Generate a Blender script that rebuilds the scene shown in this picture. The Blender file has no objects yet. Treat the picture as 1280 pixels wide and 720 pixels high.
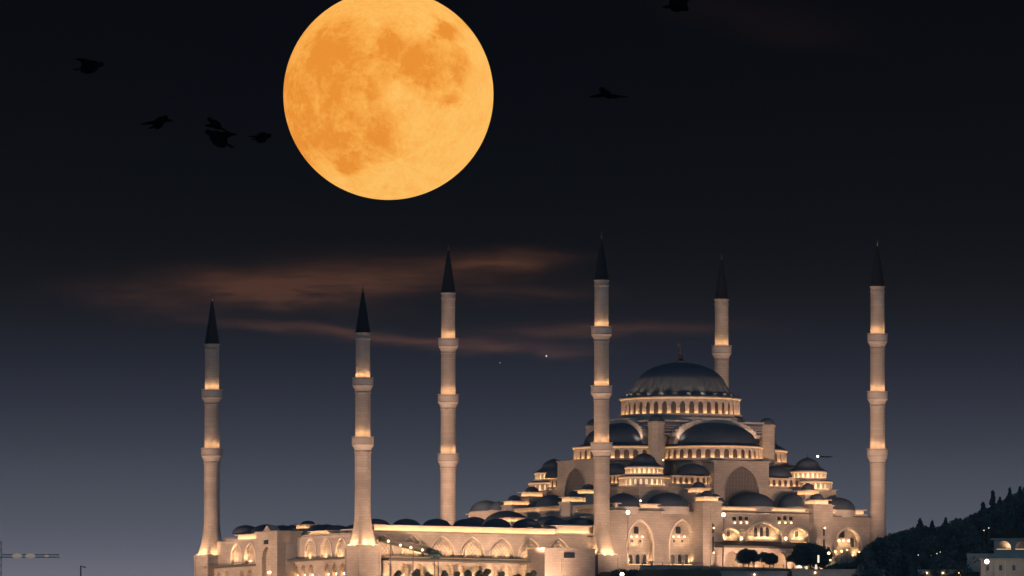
import bpy, math, random
from mathutils import Vector, Matrix
R_ = math.radians
PI = math.pi
random.seed(7)
S = bpy.context.scene
COL = S.collection

# ------------------------------------------------------------------ camera
F_PX = 16830.0                       # focal length in 1280-px units
CAM = Vector((0.0, -4500.0, -143.5))
PITCH = math.atan(935 / F_PX)
cd = bpy.data.cameras.new('camera'); cam = bpy.data.objects.new('camera', cd); COL.objects.link(cam)
cam.location = CAM
cam.rotation_euler = (PI / 2 + PITCH, 0, 0)
cd.sensor_width = 36.0
cd.lens = 36.0 * F_PX / 1280.0
cd.clip_start = 1.0; cd.clip_end = 120000.0
S.camera = cam

# ------------------------------------------------------------------ view
S.view_settings.view_transform = 'Standard'
S.view_settings.look = 'None'
S.view_settings.exposure = 0.0
S.view_settings.gamma = 1.0
S.cycles.max_bounces = 4
S.cycles.diffuse_bounces = 2
S.cycles.glossy_bounces = 2
S.cycles.volume_bounces = 0
S.cycles.sample_clamp_indirect = 3.0
S.cycles.use_light_tree = True

# ------------------------------------------------------------------ world: night sky by elevation
HAZE = 1
w = bpy.data.worlds.new('World'); S.world = w; w.use_nodes = True
nt = w.node_tree; N = nt.nodes; L = nt.links
for n in list(N): N.remove(n)
out = N.new('ShaderNodeOutputWorld')
def math_node(nt, op, a, b=None, c=None, clamp=False):
    n = nt.nodes.new('ShaderNodeMath'); n.operation = op; n.use_clamp = clamp
    for i, v in enumerate((a, b, c)):
        if v is None: continue
        if isinstance(v, (int, float)): n.inputs[i].default_value = v
        else: nt.links.new(v, n.inputs[i])
    return n.outputs[0]
tc = N.new('ShaderNodeTexCoord'); sx = N.new('ShaderNodeSeparateXYZ'); L.new(tc.outputs['Generated'], sx.inputs[0])
X_, Y_, Z_ = sx.outputs
def elev_sin(py):  return math.sin(PITCH + math.atan((360 - py) / F_PX))
def lin(c):
    r = []
    for v in c:
        v /= 255.0
        r.append(v / 12.92 if v <= 0.04045 else ((v + 0.055) / 1.055) ** 2.4)
    return r
E0, E1 = elev_sin(800), elev_sin(-100)
fac = math_node(nt, 'DIVIDE', math_node(nt, 'SUBTRACT', Z_, E0), E1 - E0, clamp=True)
ramp = N.new('ShaderNodeValToRGB'); L.new(fac, ramp.inputs[0])
SKY = [(800, (130, 128, 140)), (720, (106, 107, 119)), (690, (94, 96, 108)), (650, (80, 84, 95)), (600, (68, 73, 84)), (550, (55, 59, 70)),
       (500, (44, 47, 58)), (450, (33, 36, 46)), (400, (25, 26, 32)), (350, (17, 17, 21)), (300, (11, 11, 14)), (220, (6, 7, 9)), (120, (4, 4, 7)), (-100, (2, 2, 4))]
cr = ramp.color_ramp
for i, (py, c) in enumerate(SKY):
    p = (elev_sin(py) - E0) / (E1 - E0)
    e = cr.elements[0] if i == 0 else (cr.elements[1] if i == len(SKY) - 1 else cr.elements.new(p))
    e.position = min(max(p, 0), 1)
cr_sorted = sorted(SKY, key=lambda s: (elev_sin(s[0]) - E0))
for e, (py, c) in zip(cr.elements, cr_sorted):
    e.position = min(max((elev_sin(py) - E0) / (E1 - E0), 0), 1); e.color = (*lin(c), 1)
# thin moonlit cloud streaks, laid out by compass bearing and elevation
az = math_node(nt, 'MULTIPLY', math_node(nt, 'DIVIDE', X_, math_node(nt, 'MAXIMUM', Y_, 0.05)), F_PX / 100.0)      # ~ hundreds of px at the camera
el = math_node(nt, 'MULTIPLY', Z_, F_PX / 100.0)
front = math_node(nt, 'GREATER_THAN', Y_, 0.3)
cv = N.new('ShaderNodeCombineXYZ'); L.new(az, cv.inputs[0]); L.new(el, cv.inputs[1])
mp = N.new('ShaderNodeMapping'); mp.inputs['Scale'].default_value = (0.9, 3.2, 1); L.new(cv.outputs[0], mp.inputs[0])
nz = N.new('ShaderNodeTexNoise'); nz.inputs['Scale'].default_value = 0.8; nz.inputs['Detail'].default_value = 5; L.new(mp.outputs[0], nz.inputs['Vector'])
warp = math_node(nt, 'SUBTRACT', nz.outputs['Fac'], 0.5)
def streak(px, py, rx, ry, slope, amt, wy=0.35):
    cx = (px - 640) / 100.0; cy = elev_sin(py) * F_PX / 100.0
    dx = math_node(nt, 'SUBTRACT', az, cx)
    dy = math_node(nt, 'SUBTRACT', math_node(nt, 'SUBTRACT', el, cy), math_node(nt, 'MULTIPLY', dx, slope))
    dy = math_node(nt, 'ADD', dy, math_node(nt, 'MULTIPLY', warp, wy))
    q = math_node(nt, 'ADD', math_node(nt, 'POWER', math_node(nt, 'ABSOLUTE', math_node(nt, 'DIVIDE', dx, rx / 100)), 2.0),
                  math_node(nt, 'POWER', math_node(nt, 'ABSOLUTE', math_node(nt, 'DIVIDE', dy, ry / 100)), 2.0))
    g = math_node(nt, 'EXPONENT', math_node(nt, 'MULTIPLY', q, -1.0))
    return math_node(nt, 'MULTIPLY', g, amt)
STREAKS = [(352, 366, 85, 15, -0.14, 1.0), (380, 348, 150, 20, 0.06, .6), (620, 325, 70, 9, 0.04, .75), (500, 352, 120, 14, 0.05, .45), (180, 375, 75, 18, -0.12, .3),
           (400, 412, 110, 6, -0.09, .65), (560, 428, 110, 7, -0.05, .55), (760, 412, 130, 9, 0.02, .50), (660, 435, 80, 6, -0.02, .3), (950, 25, 110, 22, -0.15, .06), (640, 368, 90, 10, 0.02, .3)]
tot = None
for s in STREAKS:
    g = streak(*s); tot = g if tot is None else math_node(nt, 'ADD', tot, g)
mp2 = N.new('ShaderNodeMapping'); mp2.inputs['Scale'].default_value = (1.3, 9, 1); mp2.inputs['Rotation'].default_value = (0, 0, .06); L.new(cv.outputs[0], mp2.inputs[0])
nz2 = N.new('ShaderNodeTexNoise'); nz2.inputs['Scale'].default_value = 1.5; nz2.inputs['Detail'].default_value = 8; nz2.inputs['Roughness'].default_value = .6; L.new(mp2.outputs[0], nz2.inputs['Vector'])
tex = math_node(nt, 'MAXIMUM', math_node(nt, 'MULTIPLY_ADD', math_node(nt, 'ADD', nz.outputs['Fac'], nz2.outputs['Fac']), 2.0, -1.0), 0.1)
tot = math_node(nt, 'MULTIPLY', math_node(nt, 'MULTIPLY', tot, tex), front, clamp=True)
cm = N.new('ShaderNodeMix'); cm.data_type = 'RGBA'; cm.blend_type = 'ADD'; cm.inputs[0].default_value = 1
cc = N.new('ShaderNodeMix'); cc.data_type = 'RGBA'; L.new(tot, cc.inputs[0]); cc.inputs[6].default_value = (0, 0, 0, 1); cc.inputs[7].default_value = (0.062, 0.0235, 0.0105, 1)
L.new(ramp.outputs[0], cm.inputs[6]); L.new(cc.outputs[2], cm.inputs[7])
# added blue fill from behind and above, lifting the dark trees and domes
back = math_node(nt, 'MULTIPLY', math_node(nt, 'MULTIPLY', Y_, -1.0, clamp=True), math_node(nt, 'SUBTRACT', 1.0, math_node(nt, 'MULTIPLY', math_node(nt, 'ABSOLUTE', Z_), 1.6), clamp=True))
up = math_node(nt, 'SUBTRACT', Z_, 0.12); up = math_node(nt, 'MULTIPLY', up, 3.0, clamp=True)
fillc = N.new('ShaderNodeMix'); fillc.data_type = 'RGBA'; L.new(math_node(nt, 'ADD', back, math_node(nt, 'MULTIPLY', up, 0.12), clamp=True), fillc.inputs[0])
fillc.inputs[6].default_value = (0, 0, 0, 1); fillc.inputs[7].default_value = (0.20, 0.38, 0.56, 1)
cm2 = N.new('ShaderNodeMix'); cm2.data_type = 'RGBA'; cm2.blend_type = 'ADD'; cm2.inputs[0].default_value = 1
L.new(cm.outputs[2], cm2.inputs[6]); L.new(fillc.outputs[2], cm2.inputs[7])
bg = N.new('ShaderNodeBackground'); L.new(cm2.outputs[2], bg.inputs[0]); bg.inputs[1].default_value = 1.18
L.new(bg.outputs[0], out.inputs[0])

# moonlight: one weak sun lamp from the moon's direction (behind the mosque)
MD = 60000.0
def ray(px, py):
    dx, dy = px - 640.0, 360.0 - py
    return Vector((dx, F_PX * math.cos(PITCH) - dy * math.sin(PITCH), F_PX * math.sin(PITCH) + dy * math.cos(PITCH)))
def atY(px, py, Y):
    d = ray(px, py); return CAM + d * ((Y - CAM.y) / d.y)
moon_dir = ray(485.5, 118.5).normalized()
sl = bpy.data.lights.new('moonlight', 'SUN'); sl.energy = 0.02; sl.angle = R_(0.9); sl.color = (1, .62, .3)
so = bpy.data.objects.new('moonlight', sl); COL.objects.link(so); so.rotation_euler = (-moon_dir).to_track_quat('-Z', 'Y').to_euler()

# ------------------------------------------------------------------ helpers
TH = R_(33.0); CT, ST = math.cos(TH), math.sin(TH)
O = Vector((56.4, 3.9, 0.0))                      # below the main dome
# local frame of the mosque: +x = u (towards the qibla), +y = w (away from the long facade we see)
def to_world(u, y, z=0.0): return Vector((O.x + u * CT - y * ST, O.y + u * ST + y * CT, z))
def to_local_xy(X, Y):
    dx, dy = X - O.x, Y - O.y
    return dx * CT + dy * ST, -dx * ST + dy * CT
def pu(px, py, y):
    """point of the line of sight where local y is given -> (u, z)"""
    d = ray(px, py); c = CAM - O
    ny = -d.x * ST + d.y * CT; cy = -c.x * ST + c.y * CT
    t = (y - cy) / ny; p = c + d * t
    return p.x * CT + p.y * ST, CAM.z + d.z * t
def py_(px, py, u):
    d = ray(px, py); c = CAM - O
    nx = d.x * CT + d.y * ST; cx = c.x * CT + c.y * ST
    t = (u - cx) / nx; p = c + d * t
    return -p.x * ST + p.y * CT, CAM.z + d.z * t
def zl(py, u, y):
    Wp = to_world(u, y); d = ray(640, py); t = (Wp.y - CAM.y) / d.y
    return CAM.z + d.z * t

class MB:
    def __init__(s): s.v = []; s.f = []; s.sm = []; s.M = Matrix.Identity(4)
    def add(s, vs, fs, smooth=False):
        b = len(s.v); M = s.M
        s.v += [tuple(M @ Vector(p)) for p in vs]; s.f += [tuple(b + i for i in f) for f in fs]; s.sm += [smooth] * len(fs); return s
    def box(s, x0, x1, y0, y1, z0, z1):
        vs = [(x0, y0, z0), (x1, y0, z0), (x1, y1, z0), (x0, y1, z0), (x0, y0, z1), (x1, y0, z1), (x1, y1, z1), (x0, y1, z1)]
        return s.add(vs, [(0, 3, 2, 1), (4, 5, 6, 7), (0, 1, 5, 4), (1, 2, 6, 5), (2, 3, 7, 6), (3, 0, 4, 7)])
    def lathe(s, cx, cy, prof, n=32, a0=0.0, a1=2 * PI, smooth=True, rfun=None):
        full = abs(a1 - a0 - 2 * PI) < 1e-6
        m = n if full else n + 1
        vs = []
        for r, z in prof:
            for i in range(m):
                a = a0 + (a1 - a0) * i / n
                rr = r * (rfun(a, r, z) if rfun else 1)
                vs.append((cx + rr * math.cos(a), cy + rr * math.sin(a), z))
        fs = []
        for j in range(len(prof) - 1):
            for i in range(n):
                i2 = (i + 1) % m if full else i + 1
                fs.append((j * m + i, j * m + i2, (j + 1) * m + i2, (j + 1) * m + i))
        return s.add(vs, fs, smooth)
    def prism(s, poly, y0, y1):
        """polygon in x,z extruded along y"""
        n = len(poly); vs = [(x, y0, z) for x, z in poly] + [(x, y1, z) for x, z in poly]
        fs = [tuple(range(n)), tuple(range(2 * n - 1, n - 1, -1))] + [(i, i + n, (i + 1) % n + n, (i + 1) % n) for i in range(n)]
        return s.add(vs, fs)
    def hull2(s, a, b, y0, y1):
        """band between two equal-length polylines in x,z, extruded along y (open ends closed)"""
        n = len(a); vs = []
        for y in (y0, y1):
            vs += [(x, y, z) for x, z in a] + [(x, y, z) for x, z in b]
        fs = []
        for i in range(n - 1):
            fs += [(i, i + 1, n + i + 1, n + i), (2 * n + i + 1, 2 * n + i, 3 * n + i, 3 * n + i + 1),
                   (i + 1, i, 2 * n + i, 2 * n + i + 1), (n + i, n + i + 1, 3 * n + i + 1, 3 * n + i)]
        fs += [(0, n, 3 * n, 2 * n), (n - 1, 3 * n - 1, 4 * n - 1, 2 * n - 1)]
        return s.add(vs, fs)
    def tube(s, p0, p1, r0, r1, n=8):
        p0, p1 = Vector(p0), Vector(p1); d = (p1 - p0)
        if d.length < 1e-6: return s
        q = d.to_track_quat('Z', 'Y').to_matrix(); vs = []
        for p, r in ((p0, r0), (p1, r1)):
            for i in range(n):
                a = 2 * PI * i / n; vs.append(tuple(p + q @ Vector((r * math.cos(a), r * math.sin(a), 0))))
        fs = [(i, (i + 1) % n, n + (i + 1) % n, n + i) for i in range(n)] + [tuple(range(n - 1, -1, -1)), tuple(range(n, 2 * n))]
        return s.add(vs, fs, True)
    def ball(s, c, r, n=12, m=8, sc=(1, 1, 1)):
        vs = []; fs = []
        for j in range(m + 1):
            t = PI * j / m
            for i in range(n):
                a = 2 * PI * i / n
                vs.append((c[0] + r * sc[0] * math.sin(t) * math.cos(a), c[1] + r * sc[1] * math.sin(t) * math.sin(a), c[2] + r * sc[2] * math.cos(t)))
        for j in range(m):
            for i in range(n): fs.append((j * n + i, (j + 1) * n + i, (j + 1) * n + (i + 1) % n, j * n + (i + 1) % n))
        return s.add(vs, fs, True)
    def mesh(s, name, mat):
        me = bpy.data.meshes.new(name); me.from_pydata(s.v, [], s.f); me.materials.append(mat)
        me.polygons.foreach_set('use_smooth', s.sm)
        if any(s.sm): me.set_sharp_from_angle(angle=R_(38))
        me.update(); return me
    def build(s, name, mat, parent=None, loc=(0, 0, 0), rz=0.0):
        me = s.mesh(name, mat); return put(name, me, parent, loc, rz)
def put(name, me, parent=None, loc=(0, 0, 0), rz=0.0):
    o = bpy.data.objects.new(name, me); COL.objects.link(o); o.parent = parent
    o.location = loc; o.rotation_euler = (0, 0, rz); return o
def tag(o, label=None, cat=None, group=None, kind=None):
    if label: o['label'] = label
    if cat: o['category'] = cat
    if group: o['group'] = group
    if kind: o['kind'] = kind
    return o
def thing(name, label, cat, loc=(0, 0, 0), rz=0.0, group=None):
    o = bpy.data.objects.new(name, None); COL.objects.link(o); o.location = loc; o.rotation_euler = (0, 0, rz)
    o.empty_display_size = 0.5
    return tag(o, label, cat, group)
def copy_tree(o, parent=None):
    c = o.copy(); COL.objects.link(c); c.parent = parent
    for ch in list(o.children): copy_tree(ch, c)
    return c

# ------------------------------------------------------------------ materials
def mat(name, col, rough=0.8, metal=0.0, var=0.0, vscale=0.2, col2=None, bump=0.0, bscale=3.0, emit=None, estr=0.0, brick=False):
    m = bpy.data.materials.new(name); m.use_nodes = True; t = m.node_tree; b = t.nodes['Principled BSDF']
    b.inputs['Base Color'].default_value = (*col, 1); b.inputs['Roughness'].default_value = rough; b.inputs['Metallic'].default_value = metal
    if var or col2:
        g = t.nodes.new('ShaderNodeTexCoord')
        n = t.nodes.new('ShaderNodeTexNoise'); n.inputs['Scale'].default_value = vscale; n.inputs['Detail'].default_value = 6
        t.links.new(g.outputs['Object'], n.inputs['Vector'])
        r = t.nodes.new('ShaderNodeValToRGB'); r.color_ramp.elements[0].position = .32; r.color_ramp.elements[1].position = .68
        c2 = col2 or tuple(c * (1 - var) for c in col)
        r.color_ramp.elements[0].color = (*c2, 1); r.color_ramp.elements[1].color = (*col, 1)
        t.links.new(n.outputs['Fac'], r.inputs[0]); src = r.outputs[0]
        if brick:
            sp = t.nodes.new('ShaderNodeSeparateXYZ'); t.links.new(g.outputs['Object'], sp.inputs[0])
            cb = t.nodes.new('ShaderNodeCombineXYZ')
            t.links.new(math_node(t, 'ADD', sp.outputs[0], sp.outputs[1]), cb.inputs[0]); t.links.new(sp.outputs[2], cb.inputs[1])
            bt = t.nodes.new('ShaderNodeTexBrick'); bt.inputs['Scale'].default_value = 1.0
            bt.inputs['Brick Width'].default_value = 1.9; bt.inputs['Row Height'].default_value = 0.9; bt.inputs['Mortar Size'].default_value = 0.05
            bt.inputs['Color1'].default_value = (1, 1, 1, 1); bt.inputs['Color2'].default_value = (.86, .84, .82, 1); bt.inputs['Mortar'].default_value = (.68, .66, .64, 1)
            t.links.new(cb.outputs[0], bt.inputs['Vector'])
            mx = t.nodes.new('ShaderNodeMix'); mx.data_type = 'RGBA'; mx.blend_type = 'MULTIPLY'; mx.inputs[0].default_value = 1
            t.links.new(src, mx.inputs[6]); t.links.new(bt.outputs['Color'], mx.inputs[7]); src = mx.outputs[2]
        t.links.new(src, b.inputs['Base Color'])
    if bump:
        n2 = t.nodes.new('ShaderNodeTexNoise'); n2.inputs['Scale'].default_value = bscale
        bp = t.nodes.new('ShaderNodeBump'); bp.inputs['Strength'].default_value = bump; bp.inputs['Distance'].default_value = .2
        t.links.new(n2.outputs['Fac'], bp.inputs['Height']); t.links.new(bp.outputs[0], b.inputs['Normal'])
    if emit: b.inputs['Emission Color'].default_value = (*emit, 1); b.inputs['Emission Strength'].default_value = estr
    return m
WARM = (1.0, .53, .215)
M_stone = mat('stone', (.53, .47, .42), .85, var=.34, vscale=.12, brick=True)
M_trim = mat('stone_trim', (.52, .47, .43), .8, var=.15, vscale=.4)
M_lead = mat('lead_roofing', (.065, .088, .125), .72, .0, var=.3, vscale=.35, bump=.1)
M_leaddark = mat('cone_lead', (.015, .016, .02), .5, .2, var=.2)
M_glass = mat('dark_window_glass', (.03, .035, .045), .15)
M_bars = mat('bars_and_shadow_rings', (.24, .215, .20), .8, var=.3, vscale=1.2)
M_frame = mat('lit_arch_edge', (.74, .66, .56), .7, var=.12, vscale=.6)  # paler than the wall: the arches' lit outline put into the colour
M_amber = mat('amber_window_glass', (.05, .03, .02), .3, emit=(1, .5, .2), estr=.015)
M_grille = mat('stone_grille', (.16, .14, .14), .7, var=.35, vscale=1.6)
M_gold = mat('gilded_finial', (.30, .15, .09), .35, .9, var=.1)
M_awning = mat('dark_lead_awning', (.09, .085, .085), .7, var=.2)
M_line = mat('soft_line_light', (.8, .7, .5), .5, emit=WARM, estr=1.3)
M_ring = mat('balcony_light', (.8, .7, .5), .5, emit=WARM, estr=14.0)
M_led = mat('light_strip', (.8, .7, .5), .5, emit=WARM, estr=24.0)
M_ledm = mat('bright_light_strip', (.8, .7, .5), .5, emit=WARM, estr=40.0)
M_leds = mat('soft_light_strip', (.8, .7, .5), .5, emit=(1, .55, .24), estr=16.0)
M_litwin = mat('lit_window', (.8, .7, .5), .4, emit=(1, .64, .34), estr=.9)
M_bulb = mat('warm_lamp', (.9, .8, .6), .4, emit=(1, .60, .27), estr=6.0)
M_white = mat('white_lamp', (.9, .9, .85), .4, emit=(1, .82, .55), estr=10.0)
M_faint = mat('faint_lamp', (.9, .9, .85), .4, emit=(1, .85, .65), estr=2.0)
M_soft = mat('soft_white_panel', (.9, .85, .75), .4, emit=(1, .8, .55), estr=1.2)
M_metal = mat('grey_metal', (.12, .12, .13), .5, .6, var=.2)
M_ground = mat('ground', (.07, .08, .05), .95, var=.4, vscale=.05, bump=.3)
M_paving = mat('paving', (.3, .28, .26), .8, var=.3, vscale=.3)
M_leafd = mat('dark_foliage', (.055, .115, .125), .8, var=.5, vscale=.5)  # blue of the haze put into the leaf colour
M_leafrow = mat('shaded_row_foliage', (.02, .034, .034), .9, var=.4, vscale=.6)  # darkened leaves: the unlit silhouette of the row is put into the colour
M_leafc = mat('conifer_foliage', (.04, .085, .10), .85, var=.5, vscale=.5)  # teal cast of the haze mixed into the needle colour
M_leafb = mat('shrub_foliage', (.07, .115, .12), .85, var=.5, vscale=.5)  # bluish lift from haze put into the shrub colour
M_bark = mat('bark', (.09, .07, .055), .9, var=.3, vscale=2)
M_black = mat('black_plumage', (.006, .006, .006), .9, var=.3)
M_plaster = mat('plaster', (.42, .39, .36), .85, var=.25, vscale=.25, bump=.1)
M_roof = mat('pale_roof', (.38, .36, .34), .8, var=.3, vscale=.5)

for m_, v_ in ((M_lead, .12), (M_leaddark, .04), (M_black, 0)): m_.node_tree.nodes['Principled BSDF'].inputs['Specular IOR Level'].default_value = v_

# ------------------------------------------------------------------ floodlights (unseen spot lamps added for the wash, some hanging in mid-air)
def spot(name, loc, target, power, cone=60, col=(1, .59, .37), blend=.9, size=.6):
    l = bpy.data.lights.new(name, 'SPOT'); l.energy = power; l.spot_size = R_(cone); l.spot_blend = blend; l.color = col; l.shadow_soft_size = size
    o = bpy.data.objects.new(name, l); COL.objects.link(o); o.location = loc
    o.rotation_euler = (Vector(target) - Vector(loc)).to_track_quat('-Z', 'Y').to_euler(); return o
WASH = 1.0

# ------------------------------------------------------------------ terrain
def sstep(a, b, x):
    t = min(1, max(0, (x - a) / (b - a))); return t * t * (3 - 2 * t)
HP = [(-9e4, 0), (104, 0), (121, 3), (135, 6.5), (170, 17), (205, 26), (300, 34), (9e4, 34)]
def ground_z(X, Y):
    u, y = to_local_xy(X, Y)
    p = 2.0 + 6.9 * sstep(-75, -66, u)                       # courtyard level, hall level
    hill = sstep(84, 185, X)
    p2 = 0.0
    for (xa, ha), (xb, hb_) in zip(HP, HP[1:]):
        if xa <= X <= xb: p2 = ha + (hb_ - ha) * (X - xa) / (xb - xa)
    p2 *= sstep(-215, -70, Y)
    fs = -92
    front = sstep(fs, fs - 520, Y) if False else 1 - sstep(fs - 560, fs, Y)
    backf = sstep(160, 900, Y)
    r = sstep(330, 1100, abs(X - 60))
    k = 1 - (1 - front) * (1 - backf) * (1 - r)
    z = p * (1 - k) - 146.0 * k
    z += p2 * (1 - backf) * (1 - r)
    return z + .5 * math.sin(X * .11) * math.sin(Y * .13) * (1 - k) * (hill)
def axis(pts):
    o = []
    for a, b, st in pts:
        n = max(1, int((b - a) / st)); o += [a + (b - a) * i / n for i in range(n)]
    return o + [pts[-1][1]]
xs = axis([(-5000, -1200, 600), (-1200, -300, 100), (-300, 260, 7), (260, 1200, 90), (1200, 5000, 600)])
ys = axis([(-5600, -1000, 200), (-1000, -320, 30), (-320, 180, 7), (180, 1200, 60), (1200, 5000, 600)])
g = MB(); nx = len(xs)
g.add([(x, y, ground_z(x, y)) for y in ys for x in xs], [(j * nx + i, j * nx + i + 1, (j + 1) * nx + i + 1, (j + 1) * nx + i) for j in range(len(ys) - 1) for i in range(nx - 1)], True)
ground = g.build('ground', M_ground); tag(ground, kind='structure')

# ------------------------------------------------------------------ MINARETS
def minaret_meshes(three):
    pass
def ang_rf(a, r, z, z0, z1, half):
    return 1
def make_minaret(u, y, py_list, label, base_py=(642, 689, 697), three=True, plinth_s=8.0):
    """py_list: finial tip, cone top, cone base, light lines of balconies (image heights turned into real z here)"""
    tip, ctop, cbase, lights = py_list
    Z = lambda p: zl(p, u, y)
    wl = to_world(u, y)
    t = thing('minaret', label, 'minaret', wl, TH, 'minarets of the mosque')
    zf0, zf1, zf2 = Z(base_py[0]), Z(base_py[1]), Z(base_py[2])
    # plinth: square block with cornice
    h = plinth_s / 2
    p = MB(); p.box(-h, h, -h, h, 0, zf2); p.box(-h - .35, h + .35, -h - .35, h + .35, zf2 + .003, zf2 + .6); p.box(-h - .15, h + .15, -h - .15, h + .15, zf2 + .6, zf2 + .95)
    for a in (-1, 1):                                   # corner pilasters on the block
        for b in (-1, 1): p.box(a * h - .3, a * h + .3, b * h - .3, b * h + .3, 0, zf2 - .003)
    p.build('plinth', M_stone, t)
    # flared foot: square below, round above
    zb = zf2 + .95; fl = MB(); n = 40; rings = 12; hb = h - .35
    vs = []
    for j in range(rings + 1):
        k = j / rings; zz = zb + (zf0 - zb) * k
        q = (1 - k) ** 2.1
        for i in range(n):
            a = 2 * PI * i / n + PI / n
            sq = hb / max(abs(math.cos(a)), abs(math.sin(a))); sq = min(sq, hb * 1.3)
            r = 2.62 + (sq - 2.62) * q
            vs.append((r * math.cos(a), r * math.sin(a), zz))
    fs = [(j * n + i, j * n + (i + 1) % n, (j + 1) * n + (i + 1) % n, (j + 1) * n + i) for j in range(rings) for i in range(n)]
    fl.add(vs, fs, True); fl.build('foot', M_stone, t)
    s = MB(); e = h - .25
    for a in (-1, 1):
        s.box(-e, e, a * e - .1, a * e + .1, zb + .05, zb + .2); s.box(a * e - .1, a * e + .1, -e + .2, e - .2, zb + .05, zb + .2)
    s.build('light_strip', M_line, t)
    for a in range(4):
        aa = TH + a * PI / 2; d_ = Vector((math.cos(aa), math.sin(aa), 0))
        if d_.y > .3 or (u > 0): continue
        q = Vector((wl.x, wl.y, 0)); sd = Vector((-d_.y, d_.x, 0))
        for k_ in (-1.6, 1.6): spot('foot_spot', q + d_ * (h + .8) + sd * k_ + Vector((0, 0, zb - .2)), q + d_ * (h - 3.2) + Vector((0, 0, zb + 6)), 1700, 120, (1, .55, .25), 1, .3)  # unseen lamps floating off the plinth, added for the glow on the foot
    # shafts and balconies, from the ground up
    seq = sorted([Z(l) for l in lights]); nb = len(seq)
    radii = [2.62, 2.5, 2.42, 2.3] if nb == 3 else [2.6, 2.45, 2.32]
    z = zf0
    flute = lambda a, r, zz: 1 + .022 * (abs(math.cos(8 * a)) - .5)
    for i in range(nb + 1):
        zt = seq[i] - 4.75 if i < nb else Z(cbase)
        r = radii[i]
        sh = MB(); sh.lathe(0, 0, [(r + .12, z), (r + .12, z + .25), (r, z + .3), (r, zt - 1.2), (r * .985, zt)], 64, rfun=flute)
        sh.lathe(0, 0, [(r * .98, zt - .5), (r + .22, zt - .45), (r + .22, zt - .1), (r * .98, zt)], 48)
        if i == nb: sh.lathe(0, 0, [(r, zt - 2.2), (r + .18, zt - 2.1), (r + .18, zt - 1.6), (r, zt - 1.5)], 48); sh.lathe(0, 0, [(r * .98, zt - .5), (r + .3, zt - .4), (r + .3, zt), (0, zt)], 48)
        sh.build('shaft', M_stone, t)
        if i < nb:
            zl_ = seq[i]; rp = r + 1.0; r2 = radii[i + 1]
            bal = MB()
            prof = [(r * .97, zt), (r + .1, zt + .3), (r + .2, zt + .9), (r + .42, zt + 1.0), (r + .5, zt + 1.5), (r + .78, zt + 1.6), (r + .85, zt + 2.0), (rp - .04, zt + 2.1), (rp - .04, zl_ - .3), (rp + .14, zl_ - .26), (rp + .14, zl_), (rp - .1, zl_), (rp - .1, zl_ - 1.3), (r2 - .1, zl_ - 1.3)]
            bal.lathe(0, 0, prof, 48)
            bo = bal.build('balcony', M_trim, t)
            bd = MB(); bd.lathe(0, 0, [(r, zt - .15), (r + .17, zt - .12), (r + .17, zt + .2), (r, zt + .22)], 40); bd.lathe(0, 0, [(rp - .1, zt + 2.15), (rp + .03, zt + 2.15), (rp + .03, zt + 2.32), (rp - .1, zt + 2.32)], 40); bd.lathe(0, 0, [(rp - .1, zl_ - .5), (rp + .02, zl_ - .5), (rp + .02, zl_ - .3), (rp - .1, zl_ - .3)], 40); bd.build('band', M_bars, bo)  # dark rings standing in for shadow lines under collar and parapet
            led = MB(); led.lathe(0, 0, [(r2 + .5, zl_ - .55), (r2 + .78, zl_ - .55), (r2 + .78, zl_ - .3), (r2 + .5, zl_ - .3), (r2 + .5, zl_ - .55)], 24)
            led.build('light_ring', M_ring, bo)
            for k in range(12):
                a = 2 * PI * k / 12 + .13; q = Vector((wl.x, wl.y, 0)); d_ = Vector((math.cos(a), math.sin(a), 0))
                if d_.y > .35: continue
                spot('balcony_spot', q + d_ * (r2 + .92) + Vector((0, 0, zl_ - .22)), q + d_ * (r2 + .1) + Vector((0, 0, zl_ + 5)), 430, 110, (1, .55, .25), 1, .15)
            z = zl_ - 1.3
    zc0 = Z(cbase)
    c = MB(); zt0 = Z(ctop); rr = radii[-1] + .12
    c.lathe(0, 0, [(rr, zc0), (rr * .98, zc0 + .5), (rr * .80, zc0 + (zt0 - zc0) * .25), (.34, zt0)], 32)
    c.build('cone', M_leaddark, t)
    f = MB(); zt1 = Z(tip); hh = zt1 - zt0
    f.tube((0, 0, zt0 - .3), (0, 0, zt1 - .8), .1, .06); f.ball((0, 0, zt0 + hh * .25), .34); f.ball((0, 0, zt0 + hh * .5), .25)
    for i in range(14):                                   # crescent
        a0 = R_(-60 + 300 * i / 14 + 0) ; a1 = R_(-60 + 300 * (i + 1) / 14)
        f.tube((.38 * math.sin(a0), 0, zt1 - .4 - .38 * math.cos(a0)), (.38 * math.sin(a1), 0, zt1 - .4 - .38 * math.cos(a1)), .07, .07, 5)
    f.build('finial', M_gold, t)
    # unseen floodlights added off the foot, some in mid-air, aimed up the shaft
    top = seq[-1]
    zs_ = 36 if y > 0 and u > -100 else (30 if u > 0 else max(16, zf2 - 2))
    for dx, pw in ((-24, 1.0), (24, .75)):
        if u > 0 and y < 0:
            if dx < 0: spot('floodlight', (wl.x - 6, wl.y - 84, 24), (wl.x, wl.y, 66), 270000, 66, size=1)
            continue
        spot('floodlight', (wl.x + dx * (.55 if y > 0 and u > -100 else 1), wl.y - 30, zs_), (wl.x, wl.y, top * .40), 36000 * WASH * pw, 88)
        spot('floodlight', (wl.x + dx * (.55 if y > 0 and u > -100 else 1) + 1.5, wl.y - 31, zs_), (wl.x, wl.y, top * .88), 46000 * WASH * pw, 44)
    return t
UM = [-62.4 - 93.1, -62.4, 48.0]
make_minaret(UM[0], 46.7, (368, 377, 430, (487, 560)), 'tall stone minaret with two balconies, leftmost of all, at the outer courtyard corner', (646, 690, 697), False)
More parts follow.
